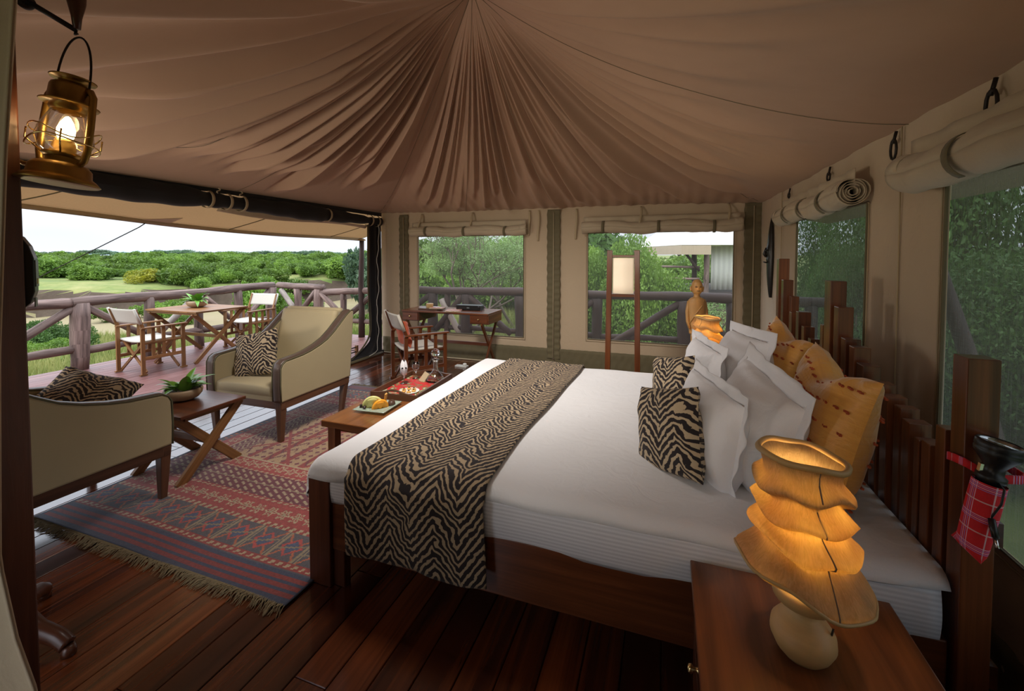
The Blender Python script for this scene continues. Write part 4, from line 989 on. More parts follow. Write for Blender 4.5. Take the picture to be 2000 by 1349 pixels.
def duvetfn(off=0., bump=True):
    def f(x, y):
        px, dzx = drp(x, -1.56, .90, .075, .12); py, dzy = drp(y, 1.70, 3.73, .07, .10); z = .628 + off + (-hypot(dzx, dzy) if dzx and dzy else dzx + dzy)
        w = .006 * sin(x * 3.1 + y * 1.7) + .004 * sin(y * 7 + 2 * x) + .003 * sin(x * 11 - y * 5); hang = min(1, abs(dzx + dzy) / .1)
        py += (.010 * sin(x * 7 + 1) + .006 * sin(x * 17)) * hang * (1 if dzy else 0); px += (.014 * sin(y * 8) + .008 * sin(y * 19)) * hang * (1 if dzx else 0)
        if off: px = px - (off if dzx and x < 0 else 0); py = py - (off if dzy and y < 2.7 else -off if dzy else 0)
        return px, py, z + w * (1 - hang)
    return f
df = duvetfn()
def dv(u, v):
    x = -1.78 + 2.60 * u; ys = 1.612 - .07 * smooth(-1.25, -1.5, -(-x)) ; ys = 1.612 - .06 * (1 - smooth(-1.52, -1.2, x)); y = ys + (3.94 - ys) * v; 
    if x > .3 and y < 1.7: y += (x - .3) * .02
    return (*df(x, y), x, y)
bb(B().grid(dv, 110, 100), 'duvet', M['white'], smooth=True, solid=.022, soff=-1)
# zebra runner laid across the foot of the bed
rf = duvetfn(.016); rn = B()
def rv(u, v):
    y = 1.25 + 3.0 * v; x = -1.37 + .685 * u + .02 * sin(y * 2.2)
    a, b_, c = rf(x, y) 
    if y < 1.60: b_ = 1.592 - .010 * sin(u * 9 + y * 6) - .003 * sin(u * 23); a = x 
    return (a, b_, c + .003 * sin(u * 14 + y * 5), u * .70, y)
rn.grid(rv, 44, 150); tag(rn.build('bed_runner', M['zebra'], None, True, solid=.007, soff=1), 'black and cream zebra patterned runner draped across the foot of the white bed', 'bed runner')
# ---- headboard of stepped slats
hb = thing('headboard', 'headboard of upright reddish wooden slats stepping up to three tall peaks', 'headboard', (.88, 2.7, 0))
SL_ = [(3.965, 3.895, 1.572, 0, .11), (3.81, 3.745, 1.414, 0, .10), (3.715, 3.65, 1.30, .03, .10), (3.61, 3.545, 1.195, .01, .10), (3.40, 3.335, 1.224, 0, .11), (3.50, 3.44, 1.13, .03, .09), (3.31, 3.25, 1.139, .01, .10), (3.20, 3.14, 1.08, .02, .09), (3.09, 3.03, 1.06, 0, .09), (2.98, 2.93, 1.20, .02, .09), (2.848, 2.753, 1.461, 0, .11), (2.70, 2.635, 1.335, .0, .10), (2.595, 2.535, 1.19, .0, .10), (2.49, 2.43, 1.17, 0, .10), (2.40, 2.325, 1.109, .0, .10), (2.25, 2.19, 1.066, .0, .10), (2.155, 2.097, 1.04, 0, .10), (2.07, 2.02, 1.023, .01, .10), (1.985, 1.93, .998, 0, .10), (1.90, 1.865, .962, .0, .09), (1.852, 1.80, .971, .0, .10), (1.772, 1.72, 1.054, 0, .10), (1.695, 1.625, 1.30, 0, .115)]
for ya, yb_, z, dx_, w in SL_: B().bx(-.05 + dx_, -.05 + w * .66 + dx_ * .5, yb_ - 2.7, ya - 2.7, 0, z).build('slat', M['mahog'], hb, bevel=.003)
for z in (.32, .75): B().bx(.02, .052, -1.06, 1.25, z, z + .07).build('back_rail', M['mahog_dark'], hb)
# ---- pillows and cushions on the bed
G = 'white pillows on the bed'
put_pillow('white_pillow', 'large embroidered white pillow nearest the bedside lamp, leaning on the near orange cushion', 'pillow', (.40, 2.20, .85), (.56, .45, .31), 'whitepil', 76, 12, 8, 11, flange=.05, group=G, slump=.45, pinch=.02)
put_pillow('white_pillow', 'white pillow right behind the nearest zebra cushion', 'pillow', (.20, 2.20, .815), (.54, .40, .23), 'whitepil', 72, 8, 2, 12, flange=.03, group=G, slump=.4, pinch=.02)
put_pillow('white_pillow', 'large white pillow in the far row, leaning on the far orange cushion', 'pillow', (.44, 2.98, .88), (.62, .50, .30), 'whitepil', 80, 12, -3, 13, flange=.04, group=G, slump=.45, pinch=.02)
put_pillow('white_pillow', 'smaller white pillow right behind the far zebra cushion', 'pillow', (.22, 2.94, .84), (.56, .44, .19), 'whitepil', 78, 8, 0, 14, flange=.03, group=G, slump=.4, pinch=.02)
put_pillow('zebra_cushion', 'zebra patterned cushion nearest the camera, standing on the bed', 'cushion', (.02, 2.12, .80), (.40, .39, .16), 'zebra2', 52, 10, -16, 15, slump=.2, pinch=.05)
put_pillow('zebra_cushion', 'zebra patterned cushion further back on the bed, before the far white pillows', 'cushion', (.05, 2.80, .81), (.40, .37, .16), 'zebra2', 58, 10, -14, 16, slump=.2, pinch=.05)
def orange(label, c, size, face, lean, roll, seed):
    t = put_pillow('orange_cushion', label, 'cushion', c, size, 'orange', face, lean, roll, seed, slump=.15, pinch=.09, dent=.07)
    w, h, tt = size; b = B(); rs = random.Random(seed)
    for row in range(6):
        q = -.80 + row * .32
        for k in range(11):
            s = -.88 + k * .175 + rs.uniform(-.03, .03)
            for sd in (-1, 1):
                e = max(0, 1 - abs(s) ** 2.6) ** .55 * max(0, 1 - abs(q) ** 2.6) ** .55; x = s * w / 2 * (1 - .09 * (1 - q * q)); z = q * h / 2 * (1 - .09 * (1 - s * s)) - .15 * .05 * (1 - e) - .07 * exp(-(s / .35) ** 2) * max(0, q) ** 2
                y = sd * (tt / 2 * e * (1 - .15 * q * .8) + .004)
                for j in (0, 1): b.box((x + j * .016, y, z), (.011, .009, .007), Euler((0, rs.uniform(-.4, .4), 0)))
    o = b.build('tufts', M['tuft'], t); o['kind'] = 'stuff'; return t
orange('near large orange cushion with red tufts, leaning on the headboard', (.63, 2.12, .91), (.56, .56, .22), 84, 12, 4, 21)
orange('far orange cushion with red tufts, leaning on the headboard behind the white pillows', (.63, 2.90, .93), (.54, .54, .22), 82, 12, 8, 22)

# ---- nightstands
def nightstand(label, x, y0, y1, flip):
    cy = (y0 + y1) / 2; t = thing('nightstand', label, 'nightstand', (x, cy, 0), 0, 'bedside tables'); h = (y1 - y0) / 2
    B().bx(0, .56, -h, h, .52, .55).build('top', M['stand'], t, bevel=.004)
    b = B(); b.bx(.02, .54, -h + .01, -h + .03, .12, .52).bx(.02, .54, h - .03, h - .01, .12, .52).bx(.52, .54, -h + .03, h - .03, .12, .52).bx(.02, .54, -h + .03, h - .03, .12, .14).bx(.035, .05, -h + .03, h - .03, .12, .52)
    b.build('carcass', M['mahog_dark'], t)
    for z0 in (.335, .15):
        d = B().bx(.012, .034, -h + .035, h - .035, z0, z0 + .17).build('drawer', M['mahog_dark'], t, bevel=.003)
        B().lathe([(.010, 0), (.006, .006), (.006, .014), (.012, .020), (.011, .028), (.0, .032)], 16, (.012, 0, z0 + .085), mat=Matrix.Rotation(-pi / 2, 3, 'Y')).build('knob', M['gold'], d, True)
    for sx in (.04, .52):
        for sy in (-h + .04, h - .04): B().bx(sx - .02, sx + .02, sy - .02, sy + .02, 0, .12).build('leg', M['mahog_dark'], t)
    return t
nightstand('dark wooden nightstand in the near right corner, carrying the big shell-like lamp', .09, 1.02, 1.59, 0)
nightstand('nightstand on the far side of the bed, hidden behind the pillows', .09, 3.86, 4.42, 0)
# ---- organic shade lamps
def make_lamp(label, loc, rz, seed, group):
    t = thing('table_lamp', label, 'lamp', loc, rz, group)
    B().lathe([(0, .001), (.052, .001), (.070, .022), (.082, .048), (.080, .07), (.064, .092), (.040, .112), (.031, .128), (.036, .142), (.060, .150), (.078, .162), (.083, .185), (.080, .20), (.0, .20)], 32, fn=lambda p, a, i: (p.x * (1 + .03 * sin(2 * a)), p.y, p.z + .004 * sin(a))).build('base', M['lampwood'], t, True)
    B().bar((.052, -.045, .105), (.05, -.042, .085), .006, .004).build('switch_slot', M['black'], t)
    tilt = Matrix.Rotation(R(17), 3, V((.0, 1, 0))); rs = random.Random(seed); ph = [rs.random() * 6 for _ in range(8)]
    prof = [(.150, -.012), (.162, .0), (.156, .012), (.142, .028), (.122, .05), (.106, .072), (.100, .086), (.112, .092), (.128, .100), (.133, .108), (.124, .120), (.105, .138), (.094, .152), (.092, .164), (.106, .170), (.122, .176), (.126, .184), (.116, .196), (.098, .212), (.088, .226), (.090, .236), (.102, .241), (.117, .248), (.120, .256), (.108, .268), (.094, .284), (.090, .300), (.092, .316), (.098, .330), (.104, .338)]
    def f(p, a, i):
        z = p.z; r = 1 + (.06 * sin(2 * a + ph[0]) + .03 * sin(3 * a + ph[1] + z * 6) + .02 * sin(7 * a + ph[2])) * (1 - z / .5); wz = (.010 * sin(2 * a + ph[3] + z * 14) + .008 * sin(5 * a + ph[4] + z * 30)) * (1 if z < .32 else .3)
        tl = .24 * (1 - z / .6); q = V((p.x * r, p.y * r, z + wz - p.x * r * tl))
        return (q.x - .015 * (z / .33), q.y, q.z + .225)
    s_ = B(); s_.lathe(prof, 96, fn=f); sh = s_.build('lamp_shade', M['shade'], t, True, solid=.0035)
    def rimpts(k, off=0.): 
        r, z = prof[k]; return [V(f(V((r * cos(a), r * sin(a), z)), a, k)) for a in [2 * pi * j / 48 for j in range(48)]]
    B().tube(rimpts(len(prof) - 1), .0085, 8, closed=True).build('top_rim', M['lampwood'], sh, True)
    B().tube(rimpts(1), .005, 6, closed=True).build('lower_rim', M['lampwood'], sh, True)
    for a in (R(-96), R(70)):                                       # the stitched spine of the shade
        B().tube([V(f(V((r * cos(a + .1 * sin(z * 20)) * 1.01, r * sin(a + .1 * sin(z * 20)) * 1.01, z)), a, 0)) for r, z in prof[1:]], .0020, 6).build('spine', M['bark'], sh, True)
    bl = B(); bl.lathe([(0, 0), (.014, .0), (.014, .03), (.024, .055), (.028, .075), (.022, .098), (.0, .108)], 16, (-.0, -.0, .285)).build('bulb', M['bulb'], t, True)
    B().lathe([(.013, 0), (.013, .085)], 12, (0, 0, .20)).build('lamp_holder', M['brass'], t, True)
    return t
la = make_lamp('large pale table lamp with ruffled bark shade, glowing on the near nightstand', (.352, 1.31, .55), R(19), 4, 'bedside lamps'); la.scale = (.94,) * 3
lb = dup(la, (.345, 3.95, .55), R(-30), 'smaller-looking ruffled lamp glowing behind the white pillows on the far bedside table')
for p, e in (((.352, 1.31, .53), 4.6), ((.345, 3.95, .55), 4.2)):
    l = light('POINT', 'lamp_light', (p[0], p[1], p[2] + .375), (0, 0, 0), e, (1, .70, .30), shadow_soft_size=.03)
# carved statue
def make_statue():
    t = thing('carved_statue', 'tall pale wooden carving of a robed standing figure on the far bedside table', 'statue', (.262, 4.2, .55), R(12))
    lv = [(0, .055, .05), (.02, .06, .055), (.03, .045, .04), (.10, .040, .034), (.20, .044, .038), (.34, .050, .042), (.35, .062, .048), (.42, .068, .050), (.50, .072, .052), (.57, .076, .052), (.62, .076, .05), (.65, .070, .046), (.668, .052, .038), (.676, .030, .028), (.69, .026, .026), (.705, .027, .028), (.715, .036, .038), (.735, .044, .046), (.76, .047, .050), (.785, .046, .050), (.81, .038, .044), (.83, .022, .026), (.836, .0, .0)]
    def fn(u, v):
        k = v * (len(lv) - 1); i = min(int(k), len(lv) - 2); f = k - i; z = lv[i][0] * (1 - f) + lv[i + 1][0] * f; rx = lv[i][1] * (1 - f) + lv[i + 1][1] * f; ry = lv[i][2] * (1 - f) + lv[i + 1][2] * f
        a = u * 2 * pi; r = 1.
        if .35 < z < .66: r += .05 * sin((a * 1.0 + z * 22)) * (1 if sin(a) < .2 else .4) * .9 * (abs(sin(a * 1. + z * 11)) ** 6)
        if .05 < z < .34: r += .10 * -exp(-((a - 1.5 * pi) / .25) ** 2)
        if .715 < z < .80: r += .12 * exp(-((a - 1.5 * pi) / .16) ** 2) * exp(-((z - .755) / .016) ** 2) + .05 * exp(-((a - 1.5 * pi) / .3) ** 2) * exp(-((z - .728) / .01) ** 2) - .06 * exp(-((abs(a - 1.5 * pi) - .38) / .16) ** 2) * exp(-((z - .768) / .008) ** 2)
        return (rx * r * cos(a), ry * r * sin(a), z, z, a * .05)
    B().grid(fn, 48, 110, True).build('figure', M['statue'], t, True)
    for s in (-1, 1):
        B().tube([(s * .066, 0, .64), (s * .080, -.004, .55), (s * .078, -.012, .46), (s * .066, -.03, .40)], [.016, .018, .016, .012], 8).build('arm', M['statue'], t, True)
        B().tube([(s * .046, .004, .772), (s * .053, .0, .76), (s * .051, .0, .742), (s * .047, 0, .725)], [.006, .009, .008, .005], 8).build('ear', M['statue'], t, True)
        B().tube([(s * .028, -.043, .768), (s * .018, -.049, .769), (s * .009, -.050, .767)], [.003, .004, .003], 6).build('eye', M['mahog_dark'], t, True)
    B().tube([(-.012, -.047, .733), (0, -.051, .732), (.012, -.047, .733)], .003, 6).build('mouth', M['mahog_dark'], t, True)
    B().tube([(.070, -.01, .655), (.03, -.046, .60), (-.03, -.054, .52), (-.072, -.02, .43)], .005, 6).build('robe_fold', M['statue'], t, True)
    B().tube([(.055, -.03, .655), (.0, -.052, .56), (-.055, -.044, .47)], .004, 6).build('robe_fold', M['statue'], t, True)
make_statue()

# ---- coffee bench with tray and fruit
t = thing('coffee_bench', 'low warm brown wooden bench table standing at the foot of the bed', 'table', (-1.95, 2.93, 0))
B().bx(-.25, .25, -.61, .61, .435, .48).build('tabletop', M['table'], t, bevel=.005)
for sx in (-.20, .19):
    for sy in (-.54, .53): B().bx(sx - .03, sx + .03, sy - .03, sy + .03, 0, .435).build('leg', M['table'], t, bevel=.003)
B().bx(-.18, .17, -.50, .50, .37, .435).build('apron', M['table'], t)
tr = thing('serving_tray', 'dark grey wooden serving tray with red patterned lining on the bench', 'tray', (-1.99, 3.14, .48), R(3))
B().bx(-.20, .20, -.30, .32, 0, .012).build('base', M['oak'], tr)
n = NT('printed_tray_lining'); o = n.obj(); f = n.noise(o, 14, 3, .6, 1.5); n.set(Base_Color=n.ramp(f, [(.42, (.50, .012, .02)), (.5, (.42, .03, .03)), (.55, (.06, .14, .03)), (.66, (.5, .45, .3))]), Roughness=.5)
B().bx(-.185, .185, -.285, .305, .012, .016).build('lining', n.m, tr)
for q_ in (-.197, .197): B().bx(q_ - .008, q_ + .008, -.30, .32, 0, .055).build('side_wall', M['oak'], tr, bevel=.002)
for s, y in ((-1, -.305), (1, .325)):
    b = B(); xs = np.linspace(-.205, .205, 33)
    for x0_, x1_ in zip(xs, xs[1:]):
        zt = lambda x: .052 + .030 * exp(-(x / .085) ** 2); hole = abs((x0_ + x1_) / 2) < .045
        for za, zb_, on in ((0, .045 if hole else None, 1), (.066, None, hole)):
            if not on: continue
            P_ = [(x0_, y - .008, za), (x1_, y - .008, za), (x1_, y + .008, za), (x0_, y + .008, za)] + [(x, yy, zb_ if zb_ else zt(x)) for x, yy in ((x0_, y - .008), (x1_, y - .008), (x1_, y + .008), (x0_, y + .008))]
            b.add(P_, [(3, 2, 1, 0), (4, 5, 6, 7), (0, 1, 5, 4), (1, 2, 6, 5), (2, 3, 7, 6), (3, 0, 4, 7)])
    b.build('handle_end', M['oak'], tr)
# snack plate and canapes on tray
def disc(r, z, h=.006): return [(0, z), (r * .7, z), (r, z + h), (r * .98, z + h + .002), (r * .68, z + .003), (0, z + .003)]
def q3(lx, ly): return (-1.99 + lx * cos(R(3)) - ly * sin(R(3)), 3.14 + lx * sin(R(3)) + ly * cos(R(3)))
x, y = q3(.03, -.13); pt = thing('snack_plate', 'small white plate of little round snacks inside the tray', 'plate', (x, y, .4965)); B().lathe(disc(.085, 0), 32).build('dish', plain('white_china', (.75, .72, .65), .25), pt, True)
pm = plain('golden_pastry', (.62, .33, .08), .6, 0, .25); dmk = plain('dark_berry', (.03, .012, .01), .3)
for k in range(6):
    a = k * 1.05; o = thing('canape', 'little golden pastry with a dark berry on the snack plate', 'snack', (x + .045 * cos(a), y + .045 * sin(a), .501), 0, 'pastries on the snack plate')
    B().lathe([(0, 0), (.016, 0), (.018, .006), (.013, .012), (0, .013)], 16).build('pastry', pm, o, True); B().lathe([(0, 0), (.006, .003), (.006, .008), (0, .011)], 10, (0, 0, .011)).build('berry', dmk, o, True)
# decanter
x, y = q3(.10, .21); dc = thing('decanter', 'clear cut-glass decanter with round stopper in the tray', 'decanter', (x, y, .4965))
B().lathe([(0, 0), (.085, 0), (.092, .008), (.088, .016), (.060, .055), (.030, .085), (.021, .105), (.019, .165), (.024, .178), (.030, .185), (.031, .190), (.023, .192), (.019, .182), (.0155, .165), (.017, .11), (.026, .088), (.055, .056), (.082, .018), (.078, .010), (0, .010)], 32).build('body', M['glass'], dc, True)
B().lathe([(0, .165), (.014, .168), (.016, .190), (.012, .198), (.012, .206), (.024, .214), (.036, .232), (.038, .248), (.030, .268), (.014, .280), (0, .282)], 12, fn=lambda p, a, i: p).build('stopper', M['glass'], dc)
gl = None
for k, (lx, ly, lab, z) in enumerate(((-.10, .22, 'stemmed wine glass standing in the tray just left of the decanter', 0), (-.12, .05, 'wine glass holding a folded white napkin in the tray', 0))):
    x, y = q3(lx, ly)
    if gl is None:
        gl = thing('wine_glass', lab, 'glass', (x, y, .4965), 0, 'wine glasses in the tray')
        B().lathe([(0, .0), (.030, .001), (.031, .003), (.006, .007), (.0038, .012), (.0036, .055), (.010, .062), (.026, .078), (.033, .10), (.032, .125), (.027, .145), (.0258, .145), (.030, .125), (.031, .10), (.024, .081), (.009, .066), (0, .064)], 24).build('glass_body', M['glass'], gl, True)
    else: dup(gl, (x, y, .4965), 0, lab)
x, y = q3(-.12, .05); b = B(); b.grid(lambda u, v: ((.012 + .020 * v * (1 - v) * 4 * .7) * (1 + .25 * sin(u * 31)) * cos(u * 2 * pi) + x, (.012 + .020 * v * (1 - v) * 3) * (1 + .25 * sin(u * 31)) * sin(u * 2 * pi) + y, .4965 + .068 + .13 * v + .01 * sin(u * 12), u, v), 40, 10, True)
tag(b.build('napkin', M['whitepil'], None, True), 'folded white napkin stuffed into a wine glass in the tray', 'napkin')
# small card against decanter
x, y = q3(.01, .17); b = B(); b.box((x, y, .53), (.05, .003, .09), Euler((R(-20), R(35), R(20)))); tag(b.build('folded_card', M['strap'], None), 'small cream card leaning between glass and decanter', 'card')
# glass plate of fruit
gp = thing('fruit_plate', 'square textured glass plate on the near end of the bench', 'plate', (-1.975, 2.64, .48), R(4)); b = B()
b.grid(lambda u, v: ((u - .5) * .25, (v - .5) * .25, .004 + .014 * max(abs(2 * u - 1), abs(2 * v - 1)) ** 3, u, v), 16, 16); gm = NT('green_pressed_glass'); gm.set(Base_Color=(.62, .74, .62), Roughness=.18, Transmission_Weight=.55); gm.bump(gm.noise(gm.obj(), 120, 3), .4, .003)
b.build('dish', gm.m, gp, True, solid=.006, soff=1)
def fruit(name, label, cat, mat, loc, prof, rot=(0, 0, 0), fn=None, group=None, seg=20):
    o = tag(B().lathe(prof, seg, fn=fn).build(name, mat, None, True), label, cat, group); o.location = loc; o.rotation_euler = rot; return o
melon = plain('pale_melon', (.62, .60, .22), .35, 0, .15); orf = plain('orange_flesh', (.85, .34, .02), .35, 0, .15); brn = plain('passion_fruit', (.07, .035, .02), .4, 0, .3)
def wedge(name, label, mat, rmat, loc, rz, Rr=.07, th=.022, lean=.2):
    t = thing(name, label, 'fruit', loc, rz); b = B()
    b.grid(lambda u, v: ((.03 + .97 * v) * Rr * cos(u * pi), .004 * sin(u * 9), (.03 + .97 * v) * Rr * sin(u * pi) * 1.15, u, v), 18, 4); b.build('flesh', mat, t, True, solid=th)
    b = B(); b.tube([(Rr * 1.0 * cos(u * pi / 16), 0, Rr * 1.15 * sin(u * pi / 16)) for u in range(17)], .012, 8); b.build('rind', rmat, t, True); t.rotation_euler = (lean, 0, rz); return t
wedge('melon_slice', 'pale green melon slice standing on the glass plate', melon, melon, (-2.00, 2.62, .49), .5)
wedge('papaya_slice', 'bright orange fruit slice standing beside the melon', orf, orf, (-1.945, 2.625, .49), .9, .05)
fruit('passion_fruit', 'dark brown halved round fruit at the right of the glass plate', 'fruit', brn, (-1.90, 2.70, .505), [(0, -.02), (.02, -.018), (.028, 0), (.024, .018), (0, .022)], (.4, .3, 0))
g5 = random.Random(9)
for k in range(12):
    fruit('grape', 'dark purple grape in the small bunch on the glass plate', 'fruit', dmk, (-2.055 + g5.uniform(-.025, .025), 2.585 + g5.uniform(-.022, .022), .502 + (k // 8) * .014), [(0, -.010), (.008, -.006), (.0105, 0), (.008, .007), (0, .010)], group='grapes on the glass plate', seg=10)
for k in range(5):
    o = leafb(.05, .014, .6).build('herb_leaf', M['pot_leaf'], None, True); tag(o, 'tiny green garnish leaf on the glass plate', 'garnish', 'garnish leaves'); o.location = (-2.075 + .014 * k, 2.63, .510); o.rotation_euler = (.9, 0, k * 1.1)
wd = B(); wd.box((-1.93, 2.67, .555), (.012, .022, .07), Euler((.2, .3, 0))); tag(wd.build('wafer_stick', pm, None, bevel=.002), 'upright golden wafer stuck among the fruit', 'snack')

# ---- floor lamp (square frame with paper shade)
t = thing('floor_lamp', 'tall floor lamp of two reddish wooden posts holding a lit paper shade, behind the bed', 'floor lamp', (-.415, 4.6, 0), R(2))
for s in (-1, 1): B().bar((s * .155, 0, 0), (s * .135, 0, 1.65), .055, .05, (0, 1, 0)).build('post', M['mahog'], t, bevel=.004)
B().bx(-.12, .12, -.022, .022, 1.575, 1.60).build('crossbar', M['mahog'], t, bevel=.003); B().bx(-.12, .12, -.022, .022, 1.17, 1.20).build('crossbar', M['mahog'], t, bevel=.003)
B().grid(lambda u, v: (-.105 + .21 * u, -.035 * sin(u * pi) * 1.1, 1.205 + .365 * v, u, v), 12, 4).grid(lambda u, v: (-.105 + .21 * u, .04 * sin(u * pi), 1.205 + .365 * v, u, v), 12, 4).build('paper_shade', M['paper'], t, True, solid=.002)
B().bx(-.2, .2, -.13, .13, .0, .03).build('base', M['mahog'], t, bevel=.005)

# ---- desk
t = thing('writing_desk', 'mahogany writing desk with crossed legs under the left back window', 'desk', (-2.965, 5.72, 0))
B().bx(-.685, .685, -.27, .27, .775, .80).build('desktop', M['mahog'], t, bevel=.004)
for s in (-1, 1):
    B().bx(s * .545 - .14, s * .545 + .14, -.245, .26, .645, .775).build('drawer_box', M['mahog'], t, bevel=.003)
    d = B().bx(s * .545 - .125, s * .545 + .125, -.258, -.243, .655, .768).build('drawer', M['mahog'], t, bevel=.003)
    B().lathe([(.010, 0), (.006, .006), (.013, .014), (.012, .022), (0, .026)], 14, (s * .545, -.258, .712), mat=Matrix.Rotation(pi / 2, 3, 'X')).build('knob', M['gold'], d, True)
    xleg(t, s * .60, -.25, .25, .65, .045, .026, M['mahog'])
B().bx(-.41, .41, .19, .21, .70, .775).build('back_rail', M['mahog_dark'], t)
B().bx(-.6, .6, -.012, .012, .30, .345).build('stretcher', M['mahog_dark'], t, bevel=.003)
def sm(name, lab, cat, b, mat, **k): return tag(b.build(name, mat, None, **k), lab, cat)
t = thing('round_wooden_box', 'small round lidded wooden box at the left of the desk', 'box', (-3.30, 5.66, .824)); B().lathe([(0, 0), (.052, 0), (.052, .035), (0, .035)], 28).build('body', M['lampwood'], t); B().lathe([(.055, .033), (.055, .055), (.05, .06), (0, .061), (0, .034)], 28).build('lid', M['lampwood'], t)
sm('leather_folder', 'dark leather folder lying under the round wooden box on the desk', 'folder', B().bx(-3.42, -3.10, 5.53, 5.78, .80, .824), M['oak'], bevel=.003)
n = NT('magazine_cover'); f = n.noise(n.obj(), 16, 3, .6, 1); n.set(Base_Color=n.ramp(f, [(.45, (.55, .42, .28)), (.5, (.5, .05, .04)), (.6, (.25, .02, .02))]), Roughness=.35)
for lab, x, y, z, rz, ww, hh in (('red patterned booklet beside the round box on the desk', -3.14, 5.60, .828, .2, .20, .14), ('magazine with red cover picture on the middle of the desk', -2.86, 5.58, .806, .35, .22, .29)):
    o = thing('magazine', lab, 'magazine', (x, y, z), rz); B().bx(-ww / 2, ww / 2, -hh / 2, hh / 2, -.005, .006).build('pages', M['strap'], o); B().bx(-ww / 2, ww / 2, -hh / 2, hh / 2, .006, .0085).build('cover', n.m, o)
t = thing('black_stationery_box', 'long low black box standing at the back of the desk', 'box', (-2.70, 5.78, .80), R(2)); B().bx(-.19, .19, -.07, .07, 0, .06).build('body', M['black'], t, bevel=.006); B().bx(-.195, .195, -.075, .075, .06, .072).build('lid', M['black'], t, bevel=.004); B().bx(-.02, .02, -.073, -.069, .03, .042).build('label_plate', M['greytape'], t)
b = B(); b.tube([(-2.46, 5.66, .80), (-2.46, 5.66, .86), (-2.52, 5.66, .86)], .004, 6); b.tube([(-2.46, 5.74, .80), (-2.46, 5.74, .86), (-2.52, 5.74, .86)], .004, 6); b.tube([(-2.52, 5.66, .86), (-2.52, 5.74, .86)], .004, 6); sm('wire_stand', 'small black wire stand at the right of the black desk box', 'stand', b, M['iron'])
sm('note_paper', 'white sheet of paper on the back left corner of the desk', 'paper', B().bx(-3.50, -3.30, 5.82, 5.96, .80, .803), M['white'])

# ---- director's chairs (front towards -Y)
def director(label, mat, group, canvas='offwhite', cushion=True):
    t = thing('director_chair', label, 'chair', (0, 0, 0), 0, group)
    for s in (-1, 1):
        x = s * .275
        for y, zt in ((-.25, .62), (.25, .62)): B().bar((x, y, 0), (x, y, zt), .028, .045, (0, 1, 0)).build('leg', mat, t, bevel=.003)
        B().bar((x, .235, .60), (x + s * .0, .33, .885), .026, .04, (0, 1, 0)).build('back_post', mat, t, bevel=.003)
        B().bx(x - .03, x + .03, -.30, .27, .62, .642).build('armrest', mat, t, bevel=.006)
        B().bx(x - .012, x + .012, -.23, .23, .20, .245).build('side_rail', mat, t, bevel=.003)
        B().bx(x - .012, x + .012, -.23, .23, .41, .44).build('seat_rail', mat, t, bevel=.003)
        for y in (-.125, 0, .125): B().bx(x - .009, x + .009, y - .02, y + .02, .235, .62).build('slat', mat, t)
        for q_ in (-.25, .25): B().bx(x - .018, x + .018, q_ - .04, q_ + .04, 0, .02).build('foot', mat, t)
    for y in (-.20, .20):
        B().bar((-.255, y, .03), (.245, y, .43), .02, .034, (0, 0, 1)).build('cross_brace', mat, t, bevel=.002); B().bar((.255, y + .022, .03), (-.245, y + .022, .43), .02, .034, (0, 0, 1)).build('cross_brace', mat, t, bevel=.002)
        B().tube([(0, y - .015, .23), (0, y + .04, .23)], .007, 8).build('bolt', M['gold'], t, True)
    B().grid(lambda u, v: (-.265 + .53 * u, -.23 + .46 * v, .452 - .022 * sin(u * pi), u, v), 14, 6).build('seat', M[canvas], t, True, solid=.02 if cushion else .005)
    b = B(); b.grid(lambda u, v: (-.29 + .58 * u, .268 + .072 * v + .035 * sin(u * pi) - .012, .69 + .20 * v, u, v), 16, 8); b.build('back_canvas', M[canvas], t, True, solid=.004)
    for s in (-1, 1): B().tube([(s * .285, .275, .69), (s * .285, .345, .895)], .017, 8).build('canvas_sleeve', M[canvas], t, True)
    return t
dcr = director('wooden director chair with cream canvas at the near side of the deck table', M['teak'], 'director chairs on the deck')
dcr.location = (-6.78, 4.02, 0); dcr.rotation_euler = (0, 0, R(178))
dup(dcr, (-6.98, 5.72, 0), R(4), 'wooden director chair at the far side of the deck table, facing the camera')
dk1 = director('dark wooden director chair with an orange cushion, drawn up to the writing desk', M['mahog'], None); dk1.location = (-2.98, 4.82, 0); dk1.rotation_euler = (0, 0, R(141))
put_pillow('orange_red_cushion', 'coral red cushion wedged in the back of the director chair at the desk', 'cushion', (-3.10, 4.66, .64), (.40, .34, .12), 'redcloth', 39 + 180, 12, 0, 31, slump=.2)
# ---- deck table
t = thing('deck_table', 'folding wooden table with crossed legs on the outer deck, between the director chairs', 'table', (-7.0, 4.83, 0))
b = B()
for k in range(6): B().bx(-.56 + k * .187, -.56 + k * .187 + .184, -.42, .42, .745, .77).build('board', M['teak'], t, bevel=.002)
for q_ in (-.39, .39): B().bx(-.55, .55, q_ - .012, q_ + .012, .715, .745).build('batten', M['teak'], t)
for x in (-.47, .47): xleg(t, x, -.40, .38, .735, .055, .03, M['teak'])
B().bar((-.47, 0, .34), (.47, 0, .34), .03, .05).build('stretcher', M['teak'], t, bevel=.003)
